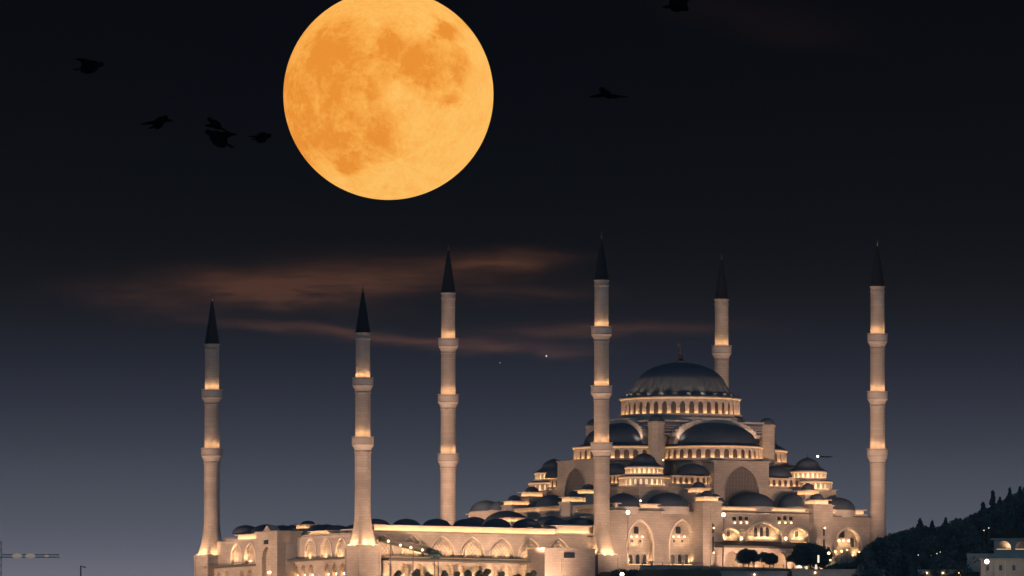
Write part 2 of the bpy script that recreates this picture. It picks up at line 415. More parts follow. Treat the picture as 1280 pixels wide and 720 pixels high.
make_minaret(UM[0], -46.7, (357, 365, 416, (472, 546)), 'tall minaret with two balconies rising right of the entrance portal, on a square block', (636, 678, 685), False)
make_minaret(UM[1], 46.7, (306, 314, 366, (423, 493, 567)), 'minaret with three balconies standing behind the courtyard roof domes', (652, 686, 693))
make_minaret(UM[1], -46.7, (290, 299, 350, (408, 482, 553)), 'highest looking minaret, in front of the hall left of the main dome', (646, 689, 697))
make_minaret(UM[2], 46.7, (317, 325, 374, (432, 504, 576)), 'minaret partly hidden behind the main dome, upper shaft showing at its right', (652, 686, 693))
make_minaret(UM[2], -46.7, (299, 308, 358, (417, 489, 561)), 'rightmost minaret with three balconies, its foot behind the wooded slope', (652, 686, 693))

# ------------------------------------------------------------------ PRAYER HALL
hall = thing('prayer_hall', 'large domed stone prayer hall with stacked half domes and lit window drums', 'mosque', O, TH)
# local facade frames: FV = long facade we see (outward -y), FU = courtyard side (outward -x)
def frame_v(y):  return Matrix.Translation((0, y, 0))                                   # s=x, n=-y
def frame_u(u):  return Matrix(((0, 1, 0, u), (-1, 0, 0, 0), (0, 0, 1, 0), (0, 0, 0, 1)))  # (s, n', z): s = -y -> local y = -s ; x = u + n'
# in both frames geometry is written as (s, q, z), q negative = outwards

def arch_curve(a, zs, h, n=12, pointed=.25):
    pts = []
    for i in range(n + 1):
        t = -1 + 2 * i / n; x = a * t
        e = math.sqrt(max(0, 1 - t * t)); pz = (1 - abs(t)) ** .75
        pts.append((x, zs + h * ((1 - pointed) * e + pointed * pz)))
    return pts
def arch_pane(a, zb, zs, h, th=.12, n=10):
    m = MB(); c = arch_curve(a, zs, h, n); poly = [(-a, zb)] + c[0:1] * 0 + [(x, z) for x, z in c] + [(a, zb)]
    m.prism(poly, 0, th); return m
def wall_with_arches(mb, s0, s1, z0, z1, q0, q1, arches):
    """front wall layer between q0 (outer, negative) and q1 with arched openings: arches = (centre, halfwidth, zbase, zspring, rise)"""
    cur = s0
    for (c, a, zb, zs, h) in sorted(arches):
        mb.box(cur, c - a, q0, q1, z0, z1)
        if zb > z0 + .01: mb.box(c - a + .001, c + a - .001, q0, q1, z0, zb)
        cv_ = [(x + c, z) for x, z in arch_curve(a, zs, h)]
        mb.hull2(cv_, [(x, z1) for x, _ in cv_], q0, q1)
        cur = c + a
    mb.box(cur, s1, q0, q1, z0, z1)
def arch_ring(mb, c, a, zb, zs, h, q0, q1, t=.55):
    ci = [(c - a, zb)] + [(x + c, z) for x, z in arch_curve(a, zs, h, 16)] + [(c + a, zb)]
    k = (a + t) / a
    co = [(c - a - t, zb)] + [(x + c, z) for x, z in arch_curve(a + t, zs, h + t, 16)] + [(c + a + t, zb)]
    mb.hull2(ci, co, q0, q1)

def lit_drum(parent, cx, cy, z0, z1, R, nwin, a0=0, a1=2 * PI, eave=.9, led=M_led, pw=.5, name='drum', panes=True, wmat=None):
    wmat = wmat or M_amber
    H = z1 - z0; full = abs(a1 - a0 - 2 * PI) < 1e-6
    seg = max(24, int((a1 - a0) * R * 1.2)); seg = min(seg, 128)
    m = MB()
    m.lathe(0, 0, [(R + eave + .25, z0 - .35), (R + eave + .25, z0 + .28), (R + eave + .05, z0 + .28), (R + eave + .05, z0), (R - .5, z0), (R - .5, z1 - .4), (R + eave * .6, z1 - .32), (R + eave, z1 - .2), (R + eave, z1), (R - 1.5, z1 + .02)], seg, a0, a1)
    da = (a1 - a0) / nwin
    gap = da * R
    # piers with rounded faces and little arches between them
    wpane = gap * (1 - pw) * .5
    for i in range(nwin + (0 if full else 1)):
        a = a0 + da * i
        m.M = Matrix.Rotation(a, 4, 'Z')
        hw = gap * pw * .5
        m.box(R - .5, R + .12, -hw, hw, z0 + .003, z1 - .42)
        m.box(R + .1, R + .28, -hw * .45, hw * .45, z0 + .003, z1 - .45)
        m.M = Matrix.Identity(4)
    for i in range(nwin):
        a = a0 + da * (i + .5)
        m.M = Matrix.Rotation(a, 4, 'Z') @ Matrix(((0, 1, 0, R - .1), (1, 0, 0, 0), (0, 0, 1, 0), (0, 0, 0, 1)))
        c = arch_curve(wpane + .03, z0 + H * .52, H * .24, 6)
        m.hull2(c, [(x, z1 - .43) for x, _ in c], -.3, .1)
        m.M = Matrix.Identity(4)
    d = m.build(name, M_trim, parent, (cx, cy, 0))
    s = MB(); s.lathe(0, 0, [(R + eave * .72, z0 + .02), (R + eave * .72 + .2, z0 + .02), (R + eave * .72 + .2, z0 + .2), (R + eave * .72, z0 + .2), (R + eave * .72, z0 + .02)], min(seg, 48), a0, a1)
    s.build('light_strip', led, d)
    s = MB(); s.lathe(0, 0, [(R + .35, z1 - .56), (R + .5, z1 - .56), (R + .5, z1 - .46), (R + .35, z1 - .46), (R + .35, z1 - .56)], min(seg, 64), a0, a1)
    s.build('eave_glow_line', M_line, d)  # glowing line added to stand for the bright underside of the eave
    if panes:
        pm = arch_pane(wpane, z0 + .25, z0 + H * .52, H * .22).mesh('window', wmat)
        for i in range(nwin):
            a = a0 + da * (i + .5)
            wa = a + TH                                     # only the windows a viewer in front can see
            if math.sin(wa) > .25: continue
            put('window', pm, d, ((R - .38) * math.cos(a), (R - .38) * math.sin(a), 0), a + PI / 2)
    return d
def dome(parent, cx, cy, z0, R, H, name='dome', a0=0, a1=2 * PI, ribs=0, material=None, power=1.0, n=48, lip=.25, bell=False):
    m = MB(); prof = [(R + lip, z0 - .02), (R + lip, z0 + .25)]
    K = 12
    for j in range(K + 1):
        t = PI / 2 * j / K
        if bell:
            k = j / K; prof.append((max(R * (1 - k) ** .62 * (1 - .18 * math.sin(PI * min(1, k * 1.6))), .02), z0 + .25 + (H - .25) * k))
        else: prof.append((max(R * math.cos(t), .02), z0 + .25 + (H - .25) * math.sin(t) ** power))
    rf = (lambda a, r, z: 1 + .018 * (abs(math.sin(ribs * a / 2)) ** .5)) if ribs else None
    m.lathe(0, 0, prof, max(n, ribs * 6 if ribs else n), a0, a1, rfun=rf)
    return m.build(name, material or M_lead, parent, (cx, cy, 0))
def small_finial(parent, h, z, r=.12):
    f = MB(); f.tube((0, 0, z - .2), (0, 0, z + h), r, r * .4, 6); f.ball((0, 0, z + h * .3), r * 2.4, 8, 6)
    return f.build('finial', M_gold, parent)

# main dome ----------------------------------------------------------------
zd0, zd1 = zl(518, 0, -20), zl(496, 0, -20)
lit_drum(hall, 0, 0, zd0, zd1, 19.6, 40, led=M_led, pw=.42, eave=1.0)
zs0 = zl(494, 0, 0); zs1 = zl(474, 0, 0); zt = zl(453, 0, 0)
m = MB()
prof = [(18.4, zd1 + .03), (18.0, zs0 + .1), (17.4, zs0 + .3)]
for j in range(7):
    k = j / 6; prof.append((17.4 - 3.1 * k ** .85, zs0 + .3 + (zs1 - zs0 - .3) * k))
for j in range(1, 17):
    t = PI / 2 * j / 16; c0 = math.acos(min(1, 14.3 / 15.6))
    tt = c0 + (PI / 2 - c0) * j / 16
    prof.append((max(.02, 15.6 * math.cos(tt)), zs1 + (zt - zs1) * (math.sin(tt) - math.sin(c0)) / (1 - math.sin(c0))))
m.lathe(0, 0, [(20.3, zd1 - .02), (20.3, zd1 + .5), (20.05, zd1 + .5), (20.05, zd1 + .02)], 96)
m.lathe(0, 0, prof, 256, rfun=lambda a, r, z: 1 + .006 * abs(math.sin(24 * a)) ** .5)
md = m.build('main_dome', M_lead, hall)
for i in range(16):                                   # small projectors on the drum cornice, in a ring round the dome
    a = 2 * PI * i / 16 + .1
    if math.sin(a + TH) > .35: continue
    p = MB(); p.box(-.25, .25, -.9, .9, zd1 + .08, zd1 + .3); p.build('lamp', M_line, md, (19.5 * math.cos(a), 19.5 * math.sin(a), 0), a)
for i in range(24):                                   # projectors throwing scalloped light on the flared skirt
    a = 2 * PI * i / 24 + .1
    if math.sin(a + TH) > .3: continue
    c_ = to_world(19.95 * math.cos(a), 19.95 * math.sin(a), zd1 + .3); e_ = to_world(16.6 * math.cos(a), 16.6 * math.sin(a), zd1 + 4.6)
    spot('dome_spot', c_, e_, 4200, 84, (1, .56, .27), 1, .6)
f = MB(); zf = zl(427, 0, 0)
f.lathe(0, 0, [(2.0, zt - .5), (2.0, zt + .3), (1.1, zt + .6), (.5, zt + 1.0)], 24)
f.ball((0, 0, zt + 1.6), .95, 16, 10); f.ball((0, 0, zt + 2.9), .45); f.ball((0, 0, zt + 3.7), .3); f.tube((0, 0, zt), (0, 0, zf - 1.5), .16, .08)
for i in range(16):
    a0 = R_(-50 + 280 * i / 16 + 0 - 90 + 180); a1 = R_(-50 + 280 * (i + 1) / 16 - 90 + 180)
    f.tube((.9 * math.cos(a0) * 1, 0, zf - .8 + .9 * math.sin(a0)), (.9 * math.cos(a1), 0, zf - .8 + .9 * math.sin(a1)), .12, .12, 6)
f.build('finial', M_gold, md)
# base of the drum: octagon, steps
zb1 = zd0 - .36; zb0 = zl(526, 0, -20)
m = MB()
m.M = Matrix.Rotation(PI / 8, 4, 'Z')
m.lathe(0, 0, [(22.6, zb0), (22.6, zb0 + 1.0), (21.8, zb0 + 1.0), (21.8, zb1 - .4), (21.4, zb1 - .4), (21.4, zb1), (5, zb1)], 8, smooth=False)
m.M = Matrix.Identity(4)
zc0 = zl(578, 0, -20)
m.box(-19, 19, -15.8, 15.8, zc0 - 4, zb0 + .2)
m.build('drum_base', M_stone, hall)

AU, AV = 22.2, 18.9
ztw = zl(527, -AU, -AV)
for (sx_, sy_) in ((-1, -1), (1, -1), (-1, 1), (1, 1)):
    t = MB(); t.M = Matrix.Rotation(PI / 8, 4, 'Z'); zz = ztw
    t.lathe(0, 0, [(2.75, zc0 - 2), (2.75, zz - .9), (3.0, zz - .8), (3.0, zz), (0, zz)], 8, smooth=False)
    o = t.build('weight_tower', M_stone, hall, (sx_ * AU, sy_ * AV, 0))
    dome(o, 0, 0, zz, 2.5, 2.3, 'cap', n=24); 
# great arches with stepped flanks, four sides
ztop = zl(523.5, 0, -AV); zsp = zl(555, 0, -AV)
def great_arch(half, ra):
    K = 28; zi0 = zsp - .5; zit = ztop - 2.3
    def ell(k, grow, up): 
        a = PI - PI * k / K; return ((ra + grow) * math.cos(a), zi0 + (zit - zi0 + up) * math.sin(a))
    ring = MB(); ring.hull2([ell(k, 0, 0) for k in range(K + 1)], [ell(k, 1.5, 1.9) for k in range(K + 1)], -2.3, 1.4)
    zin = lambda x: zi0 + (zit - zi0 + 1.9) * math.sqrt(max(0, 1 - (x / (ra + 1.5)) ** 2))
    roof = MB(); roof.box(-ra, ra, 1.402, 3.2, zi0, zit)
    steps = 8; xs0 = ra * .40
    for i in range(steps):
        x0 = xs0 + (ra + 1.4 - xs0) * i / steps; x1 = xs0 + (ra + 1.4 - xs0) * (i + 1) / steps; zt_ = max(zin(x0), zin(min(x1, ra + 1.45))) + .35
        for sg in (-1, 1):
            xa, xb = sorted((sg * x0, sg * (x1 + .9))); ring.box(xa, xb, -2.6 + i * .002, 1.2, zt_ - 1.15, zt_)              # pale stair blocks on the back of the arch
            xa, xb = sorted((sg * (x1 + .9), sg * half))
            if half > x1 + 1.4:
                roof.box(xa, xb, -1.4 + .18 * i, 3.0, zt_ - 1.2, zt_ - .45); ring.box(xa, xb, -1.75 + .18 * i, -1.3 + .18 * i, zt_ - .448, zt_ - .22)
    ring.box(-xs0, xs0, -2.5, 1.2, ztop - .6, ztop + .25)
    return ring, roof
for (mx, rot, half, ra) in (((0, -AV), 0, AU - 2.4, 15.2), ((-AU, 0), -PI / 2, AV - 2.2, 13.4), ((AU, 0), PI / 2, AV - 2.2, 13.4)):
    rg, rf_ = great_arch(half, ra)
    o = rg.build('great_arch', M_trim, hall, (mx[0], mx[1], 0), rot); rf_.build('stepped_roof', M_lead, o)
    for sg in (-1, 1):
        a_ = Matrix.Rotation(rot, 4, 'Z') @ Vector((sg * (ra + 1.0), -4.2, 0)); b_ = Matrix.Rotation(rot, 4, 'Z') @ Vector((sg * (ra - 5), -1, 0))
        spot('stair_spot', to_world(a_.x + mx[0], a_.y + mx[1], zsp + .7), to_world(b_.x + mx[0], b_.y + mx[1], ztop - 1), 1300, 90, (1, .68, .45), 1, .3)

# half domes with lit drums ---------------------------------------------------
HD = [((0, -AV + .4), PI, 2 * PI, 15.1, 16.8, 18), ((-AU - .4, 0), PI / 2, 3 * PI / 2, 13.4, 16.6, 18), ((AU + .4, 0), -PI / 2, PI / 2, 13.4, 16.6, 18)]
for (c, a0, a1, Rd, Rr, nw) in HD:
    zz0, zz1 = zl(573.5, 0, -AV - 16), zl(557, 0, -AV - 16)
    d = lit_drum(hall, c[0], c[1], zz0, zz1, Rr, nw, a0 - .12, a1 + .12, eave=.8, pw=.4, name='half_drum')
    zr = zl(555.5, c[0], c[1]); Hd = ztop - 1.2 - zr
    m = MB(); m.lathe(0, 0, [(Rr + .5, zz1 + .05), (Rd, zr)], 64, a0 - .12, a1 + .12); 
    prof = []
    for j in range(13):
        t = PI / 2 * j / 12; prof.append((max(.02, Rd * math.cos(t)), zr + Hd * math.sin(t)))
    m.lathe(0, 0, prof, 96, a0, a1, rfun=lambda a, r, z: 1 + .008 * abs(math.sin(20 * a)) ** .5)
    m.build('half_dome', M_lead, d)
    # wall under the drum
    k = MB(); k.lathe(c[0], c[1], [(Rr + .6, zz0 - .36), (Rr + .6, zz0 - .5), (Rr - 1.4, zz0 - .9), (Rr - 1.4, zl(612, 0, -30))], 48, a0 - .1, a1 + .1)
    k.build('wall', M_stone, hall)

# arms with the great pointed windows ---------------------------------------
ARM = 36.6
def arm(M, side, cu, hw, zt_, zb_, zw0, zw1, ww):
    m = MB(); m.M = M
    wall_with_arches(m, -hw, hw, zb_, zt_ - .5, -1.4, 0, [(0, ww, zw0, zw0 + (zw1 - zw0) * .35, (zw1 - zw0) * .65)])
    m.box(-hw, hw, .003, 17, zb_, zt_ - .8)
    m.box(-hw - .35, hw + .35, -1.75, 17.2, zt_ - .5 + .002, zt_)
    arch_ring(m, 0, ww, zw0, zw0 + (zw1 - zw0) * .35, (zw1 - zw0) * .65, -1.62, -1.2, .5)
    a = m.build('wall', M_stone, hall)
    p = MB(); p.M = M @ Matrix.Translation((0, -.55, 0))
    c = arch_curve(ww - .02, zw0 + (zw1 - zw0) * .35, (zw1 - zw0) * .65 - .02, 14); p.prism([(-ww + .02, zw0)] + c + [(ww - .02, zw0)], 0, .3)
    g_ = p.build('grille_window', M_grille, hall)
    b = MB(); b.M = M @ Matrix.Translation((0, -.7, 0))
    for i in range(-5, 6):
        x = i * ww / 5.6; zt2 = zw0 + (zw1 - zw0) * (.35 + .62 * math.sqrt(max(0, 1 - (x / ww) ** 2)))
        b.box(x - .11, x + .11, 0, .148, zw0, zt2)
    for k in range(1, 9):
        z = zw0 + (zw1 - zw0) * k / 9.3; 
        h = ww * (1 if k < 3.3 else math.sqrt(max(0, 1 - (((z - zw0) / (zw1 - zw0) - .35) / .65) ** 2))) * .97
        b.box(-h, h, .02, .13, z - .09, z + .09)
    b.build('bars', M_bars, g_)
za0, za1 = zl(632, 0, -ARM), zl(576, 0, -ARM)
uw = pu(924, 600, -ARM)[0]
arm(frame_v(-ARM + 1.4) , 0, 0, 11.0, za1, za0 - 2, zl(630, 0, -ARM), zl(583, 0, -ARM), 6.9)
zua = [zl(p, -42, 0) for p in (632, 575, 628, 585)]
arm(frame_u(-42 + 1.4), 0, 0, 11.0, zua[1], zua[0], zua[2], zua[3], 6.4)
arm(Matrix.Translation((0, 0, 0)) @ Matrix(((0, -1, 0, 42 - 1.4), (1, 0, 0, 0), (0, 0, 1, 0), (0, 0, 0, 1))), 0, 0, 11.0, zua[1], zua[0], zua[2], zua[3], 6.4)

# corner domes with two rings of windows -------------------------------------
CU, CV = 32.8, 27.4
def Zc(p, u, v): return zl(p, u, -v)
ref = (-CU, CV)
zq = [Zc(p, *ref) for p in (608.5, 596.5, 593.5, 584, 566)]
for (su, sv) in ((-1, 1), (1, 1), (-1, -1), (1, -1)):
    vis = (su, sv) != (1, -1)
    d2 = lit_drum(hall, su * CU, -sv * CV, zq[0], zq[1], 8.0, 26, pw=.5, eave=.55, panes=vis, name='corner_drum', led=M_leds, wmat=M_litwin)
    d1 = lit_drum(hall, su * CU, -sv * CV, zq[2], zq[3], 6.0, 22, pw=.45, eave=.5, panes=vis, name='upper_drum', led=M_leds, wmat=M_litwin)
    m = MB(); m.lathe(0, 0, [(8.6, zq[1] + .02), (6.9, zq[2] - .3)], 40); m.build('roof_skirt', M_lead, d2)
    dm = dome(d1, 0, 0, zq[3] + .02, 6.3, zq[4] - zq[3], 'corner_dome', ribs=16, bell=True)
    small_finial(dm, 1.7, zq[4])
# level two: plain block, lit gallery bands and exedra domes -------------------
L2Z = zl(609, 0, -36)
m = MB(); m.box(-39.5, 39.5, -34.6, 34.6, zl(636, 0, -42) - 2, L2Z - .1); m.box(-40, 40, -35.1, 35.1, L2Z - .098, L2Z + .15)
m.box(-36, 36, -31, 31, L2Z + .152, zq[0] - .36)
m.build('wall', M_stone, hall)
def lit_band(parent, M, s0, s1, z0, z1, q=0.0, depth=6.0, eave=.75, led=M_led, windows=0, name='cornice', lip=.25, mat_=None, pane=M_amber):
    """straight lit band: q is the wall face, everything outwards is negative"""
    m = MB(); m.M = M
    m.box(s0, s1, q, q + depth, z0, z1 - .3)
    m.box(s0 - eave, s1 + eave, q - eave, q + depth, z1 - .298, z1)
    m.box(s0 - eave, s1 + eave, q - eave - .1, q + .5, z0 - .4, z0 - .003)
    m.box(s0 - eave, s1 + eave, q - eave - .1, q - eave + .05, z0, z0 + lip)
    if windows:
        n = windows; g_ = (s1 - s0) / n
        for i in range(n + 1):
            x = s0 + g_ * i; m.box(max(s0, x - g_ * .2), min(s1, x + g_ * .2), q - .3, q - .003, z0, z1 - .3)
    o = m.build(name, mat_ or M_trim, parent)
    s = MB(); s.M = M; s.box(s0 - eave * .5, s1 + eave * .5, q - eave * .72 - .1, q - eave * .72 + .1, z0 + .01, z0 + .17); s.build('light_strip', led, o)
    if windows:
        pm = arch_pane(g_ * .24, z0 + .3, z0 + (z1 - z0) * .55, (z1 - z0) * .25, .1).mesh('window', pane)
        for i in range(n):
            x = s0 + g_ * (i + .5); p = M @ Vector((x, q - .12, 0)); rz = math.atan2(M[1][0], M[0][0])
            put('window', pm, o, (p.x, p.y, 0), rz)
    return o
for sg in (-1, 1):
    a, b = sorted((sg * 11.8, sg * 25.6))
    lit_band(hall, frame_v(0), a, b, zl(607, 0, -34), zl(596, 0, -34), q=-33.2, depth=10, windows=6, name='gallery')
    ex = dome(hall, sg * 16.6, -32.0, zl(595, 0, -32), 5.5, zl(581, 0, -32) - zl(595, 0, -32), 'exedra_dome', ribs=0)
    lit_band(hall, frame_u(0), a, b, zl(607, -38, 0), zl(596, -38, 0), q=-38.0, depth=10, windows=6, name='gallery')
    dome(hall, -37.0, sg * 16.4, zl(595, -37, 0), 5.4, 3.7, 'exedra_dome')
# level three: outer block of the hall ----------------------------------------
ZF = zl(640.5, 0, -48)
UL, UR, WF = -62.0, 47.5, -46.0
m = MB(); m.box(UL, UR, WF + 1.6, 46, 0, ZF - 2.2); m.box(UL + 5, UR - 2, -42, 42, ZF - 2.198, zl(634, 0, -42)); m.build('wall', M_stone, hall)
# centre projecting bay + roof domes behind the cornice
def roof_dome(u, y, pb, pt, r, name='roof_dome'):
    z0, z1 = zl(pb, u, y), zl(pt, u, y)
    d = dome(hall, u, y, z0, r, z1 - z0, name, n=40)
    k = MB(); k.lathe(0, 0, [(r + .25, z0 - 2.5), (r + .25, z0 - .02)], 40); k.build('dome_base', M_trim, d)
    small_finial(d, .9, z1, .08); return d
roof_dome(-50.5, -41.5, 634, 616.5, 5.6)
roof_dome(-32.8, -41.5, 634, 615.5, 7.0)
roof_dome(0.5, -42, 634, 616, 7.6)
roof_dome(16.4, -42, 634, 617, 4.6)
roof_dome(-15.2, -42, 634, 617, 4.4)
roof_dome(35.6, -41.5, 638, 622, 5.6)
roof_dome(-50.5, 41.5, 641, 625.5, 5.6)
roof_dome(-51.3, 0, 634, 618.5, 5.6)
roof_dome(-51.3, 30, 638, 626, 4.6)
roof_dome(-51.3, 8, 640, 626, 4.6)
# lit cornices over the facade
lit_band(hall, frame_v(0), -55.8, -27.6, ZF + .5, zl(633, 0, -46) , q=-45.0, depth=9, led=M_leds)
lit_band(hall, frame_v(0), -16.5, 17.5, ZF + .3, zl(634, 0, -49), q=-48.6, depth=9, led=M_leds)
zr3 = zl(644, 36, -46)
lit_band(hall, frame_v(0), 27.6, 43.5, zl(643, 36, -46), zl(636.5, 36, -46), q=-45.0, depth=9, led=M_leds)
m = MB(); m.box(-58, -24, WF - .9, WF + 3, ZF - .3, ZF); m.box(-24, 24, -51.2, -43, ZF - .302, ZF - .002); m.box(24.3, UR + .8, WF - .9, WF + 3, zr3 - .6, zr3 - .3); m.build('ledge', M_awning, hall)
# turret pairs climbing the buttresses
def turret(u, y, pt, pm_, pb, r=3.45, oct_=True):
    """pt cap top, pm_ eave, pb foot of the lit ring"""
    z2, z1, z0 = zl(pt, u, y), zl(pm_, u, y), zl(pb, u, y)
    m = MB(); m.box(-r + .9, r - .9, -r + .9, r - .9, z0 - .003, z1 - .3); m.box(-r, r, -r, r, z1 - .3, z1)
    m.box(-r + .3, r - .3, -r + .3, r - .3, z0 - 7.5, z0 - .4); m.box(-r - .0, r, -r, r, z0 - .4, z0 - .004)
    for a in (-1, 1):
        m.box(-r, r, a * r - .06, a * r + .06, z0, z0 + .22); m.box(a * r - .06, a * r + .06, -r + .1, r - .1, z0, z0 + .22)
    o = m.build('turret', M_trim, hall, (u, y, 0))
    s = MB(); e = r - .4
    s.box(-e, e, -e - .08, -e + .08, z0 + .02, z0 + .16); s.box(-e - .08, -e + .08, -e + .2, e, z0 + .02, z0 + .16); s.box(e - .08, e + .08, -e + .2, e, z0 + .02, z0 + .16)
    s.build('light_strip', M_led, o)
    dome(o, 0, 0, z1 + .02, r * .62, z2 - z1, 'cap', n=20)
turret(-21.6, -43.2, 602, 610, 616.5); turret(-22, -49.0, 613, 621, 627)
turret(22.2, -43.2, 604, 613, 619.5); turret(22, -49.0, 617, 625, 631)
turret(-48.8, -18, 605, 612, 618); turret(-55.0, -18, 614, 621, 628)
turret(-47.6, 18, 608, 615, 621.5); turret(-54.6, 18, 619, 626, 632)
# facade, three sections --------------------------------------------------------
def zf(p, u=0, y=-47): return zl(p, u, y)
def spanu(x0, x1, y): return pu(x0, 660, y)[0], pu(x1, 660, y)[0]
zg = 9.0
def bay_arches(cs, y, half, pb, pt, spring=.5):
    out_ = []
    for c in cs:
        u = pu(c, 670, y)[0]; z0, z1 = zl(pb, u, y), zl(pt, u, y)
        out_.append((u, half, z0, z0 + (z1 - z0) * spring, (z1 - z0) * (1 - spring)))
    return out_
# section one: two tall arches
A1 = bay_arches((800, 852.5), WF, 4.9, 706, 651)
m = MB(); m.M = frame_v(WF + 1.6); wall_with_arches(m, UL, -24.6, 0, ZF - .31, -1.6, 0, A1)
m.build('wall', M_stone, hall)
for q_ in A1: k = MB(); k.M = frame_v(WF + 1.6); arch_ring(k, *q_, -1.9, -1.2, .6); k.build('arch_moulding', M_frame, hall)
# section three
A3 = bay_arches((1060,), WF, 5.0, 698, 661)
m = MB(); m.M = frame_v(WF + 1.6); wall_with_arches(m, 24.6, UR, 0, zr3 - .61, -1.6, 0, A3)
m.build('wall', M_stone, hall)
for q_ in A3: k = MB(); k.M = frame_v(WF + 1.6); arch_ring(k, *q_, -1.9, -1.2, .6); k.build('arch_moulding', M_frame, hall)
# section two: centre, with one wide and two small arches above the awning
A2 = bay_arches((955,), -49.6, 6.9, 678, 653, .25) + bay_arches((913.5, 999), -49.6, 3.5, 678, 660.5, .45)
m = MB(); m.M = frame_v(-48.0); wall_with_arches(m, -18.6, 18.6, zl(679, 0, -49), ZF - .31, -1.6, 0, A2)
for q_ in A2: k = MB(); k.M = frame_v(-48.0); arch_ring(k, *q_, -1.85, -1.3, .5); k.build('arch_moulding', M_frame, hall)
m.box(-18.6, 18.6, .003, 4, 0, ZF - .31)
m.build('wall', M_stone, hall)
def pane(u, y, hw, p0, p1, mt=M_glass, nm='window', arched=True):
    z0, z1 = zl(p0, u, y), zl(p1, u, y)
    o = (arch_pane(hw, z0, z0 + (z1 - z0) * .7, (z1 - z0) * .3) if arched else MB().box(-hw, hw, 0, .12, z0, z1)).build(nm, mt, hall, (u, y, 0))
    fr = MB(); fr.box(-hw - .2, -hw - .01, -.12, .12, z0, z1 - .1); fr.box(hw + .01, hw + .2, -.12, .12, z0, z1 - .1); fr.box(-hw - .2, hw + .2, -.14, .1, z0 - .25, z0 - .01); fr.build('frame', M_trim, o)
    return o
ylow = WF + 1.45
def wall_lamp(u, y, p, parent=hall, mt=M_bulb, r=.3):
    z = zl(p, u, y); o = MB().ball((0, 0, 0), r, 10, 6).build('wall_lamp', mt, parent, (u, y, z))
    k = MB(); k.box(-.1, .1, -.05, .35, -.45, -.25); k.build('bracket', M_metal, o); return o
for c, a, zb, zs, h in A1:
    st = MB(); st.M = frame_v(0)
    for k in (-3.4, 0.0, 3.4) if c < -40 else (-3.4, .0, 3.4):
        pane(c + k * .0 + (k if k else 0) * .82, ylow, .75, 705.5, 693)
    pane(c - .6, ylow, 1.0, 667, 658)
    for k in (-2.2, 0, 2.2): wall_lamp(c + k - .6, ylow - .5, 671)
    s = MB(); s.box(-a + .6, a - .6, WF + .2, WF + .4, zb + .02, zb + .2); s.build('light_strip', M_line, hall, (c, 0, 0))
    for k in (-1.6, 1.6): pane(c - .6 + k, ylow, .45, 678, 674.5)
for c, a, zb, zs, h in A3:
    pane(c - 1.6, ylow, 1.1, 672, 663)
    pane(c + 2.6, ylow, .8, 684, 672)
    for k in (-3, -1.2, .9): wall_lamp(c + k, ylow - .5, 676, r=.35)
for i, (c, a, zb, zs, h) in enumerate(A2):
    s = MB(); s.box(-a + .3, a - .3, -49.3, -49.0, zb + .02, zb + .22); s.build('light_strip', M_line, hall, (c, 0, 0))
    n = 3 if a > 5 else 1
    for k in range(n): pane(c + (k - (n - 1) / 2) * 2.3, -48.12, .7, 671, 659 if a > 5 else 664, M_glass)
for c in (925.5, 981):
    u = pu(c, 650, -49.75)[0]
    for k, dz in ((-2.4, 0), (0, 1), (2.4, 0)):
        pane(u + k, -49.73, .75, 650.5, 646 - dz, M_glass)
        wall_lamp(u + k, -50.1, 653.5, r=.28, mt=M_bulb)
    for k in (0,): wall_lamp(u, -50.3, 673, r=.5)
# pylons
for (u0, u1, pt) in ((-26.0, -18.4, 627), (18.4, 26.0, 631)):
    zt_ = zl(pt, u0, -52)
    m = MB(); m.box(u0, u1, -52.3, -44, 0, zt_ - .4); m.box(u0 - .4, u1 + .4, -52.7, -43.8, zt_ - .4 + .002, zt_)
    m.box(u0 + 2.9, u1 - 2.9, -52.55, -52.302, zg, zt_ - 1.6)
    o = m.build('pylon', M_stone, hall)
    for p0, p1 in ((668, 656), (692, 672)):
        pp = arch_pane(.4, zl(p0, 0, -52), zl(p1, 0, -52) - .6, .6).build('window', M_glass, o, ((u0 + u1) / 2, -52.66, 0))
    for p in (660, 691): wall_lamp((u0 + u1) / 2, -53.1, p, o, M_bulb, .3)
# awning with arcade
zaw = zl(678, 0, -56)
m = MB(); m.add([(-21.5, -57.5, zaw - 1.3), (19, -57.5, zaw - 1.3), (19, -49.4, zaw + .5), (-21.5, -49.4, zaw + .5), (-21.5, -57.5, zaw - 2.0), (19, -57.5, zaw - 2.0), (19, -49.4, zaw - 2.0), (-21.5, -49.4, zaw - 2.0)],
      [(0, 1, 2, 3), (7, 6, 5, 4), (4, 5, 1, 0), (5, 6, 2, 1), (6, 7, 3, 2), (7, 4, 0, 3)]); m.build('awning', M_awning, hall)
m = MB(); m.M = frame_v(-56)
nA = 6; g_ = 39.0 / nA
wall_with_arches(m, -20.9, 18.1, zg, zaw - 2.05, -.9, -.2, [(-20.9 + g_ * (i + .5), g_ * .4, zg, zg + (zaw - 2 - zg) * .55, (zaw - 2 - zg) * .32) for i in range(nA)])
m.build('porch_arcade', M_stone, hall)
s = MB(); s.box(-20, 17.5, -50.6, -50.3, zg + .1, zg + .35); s.build('light_strip', M_led, hall)

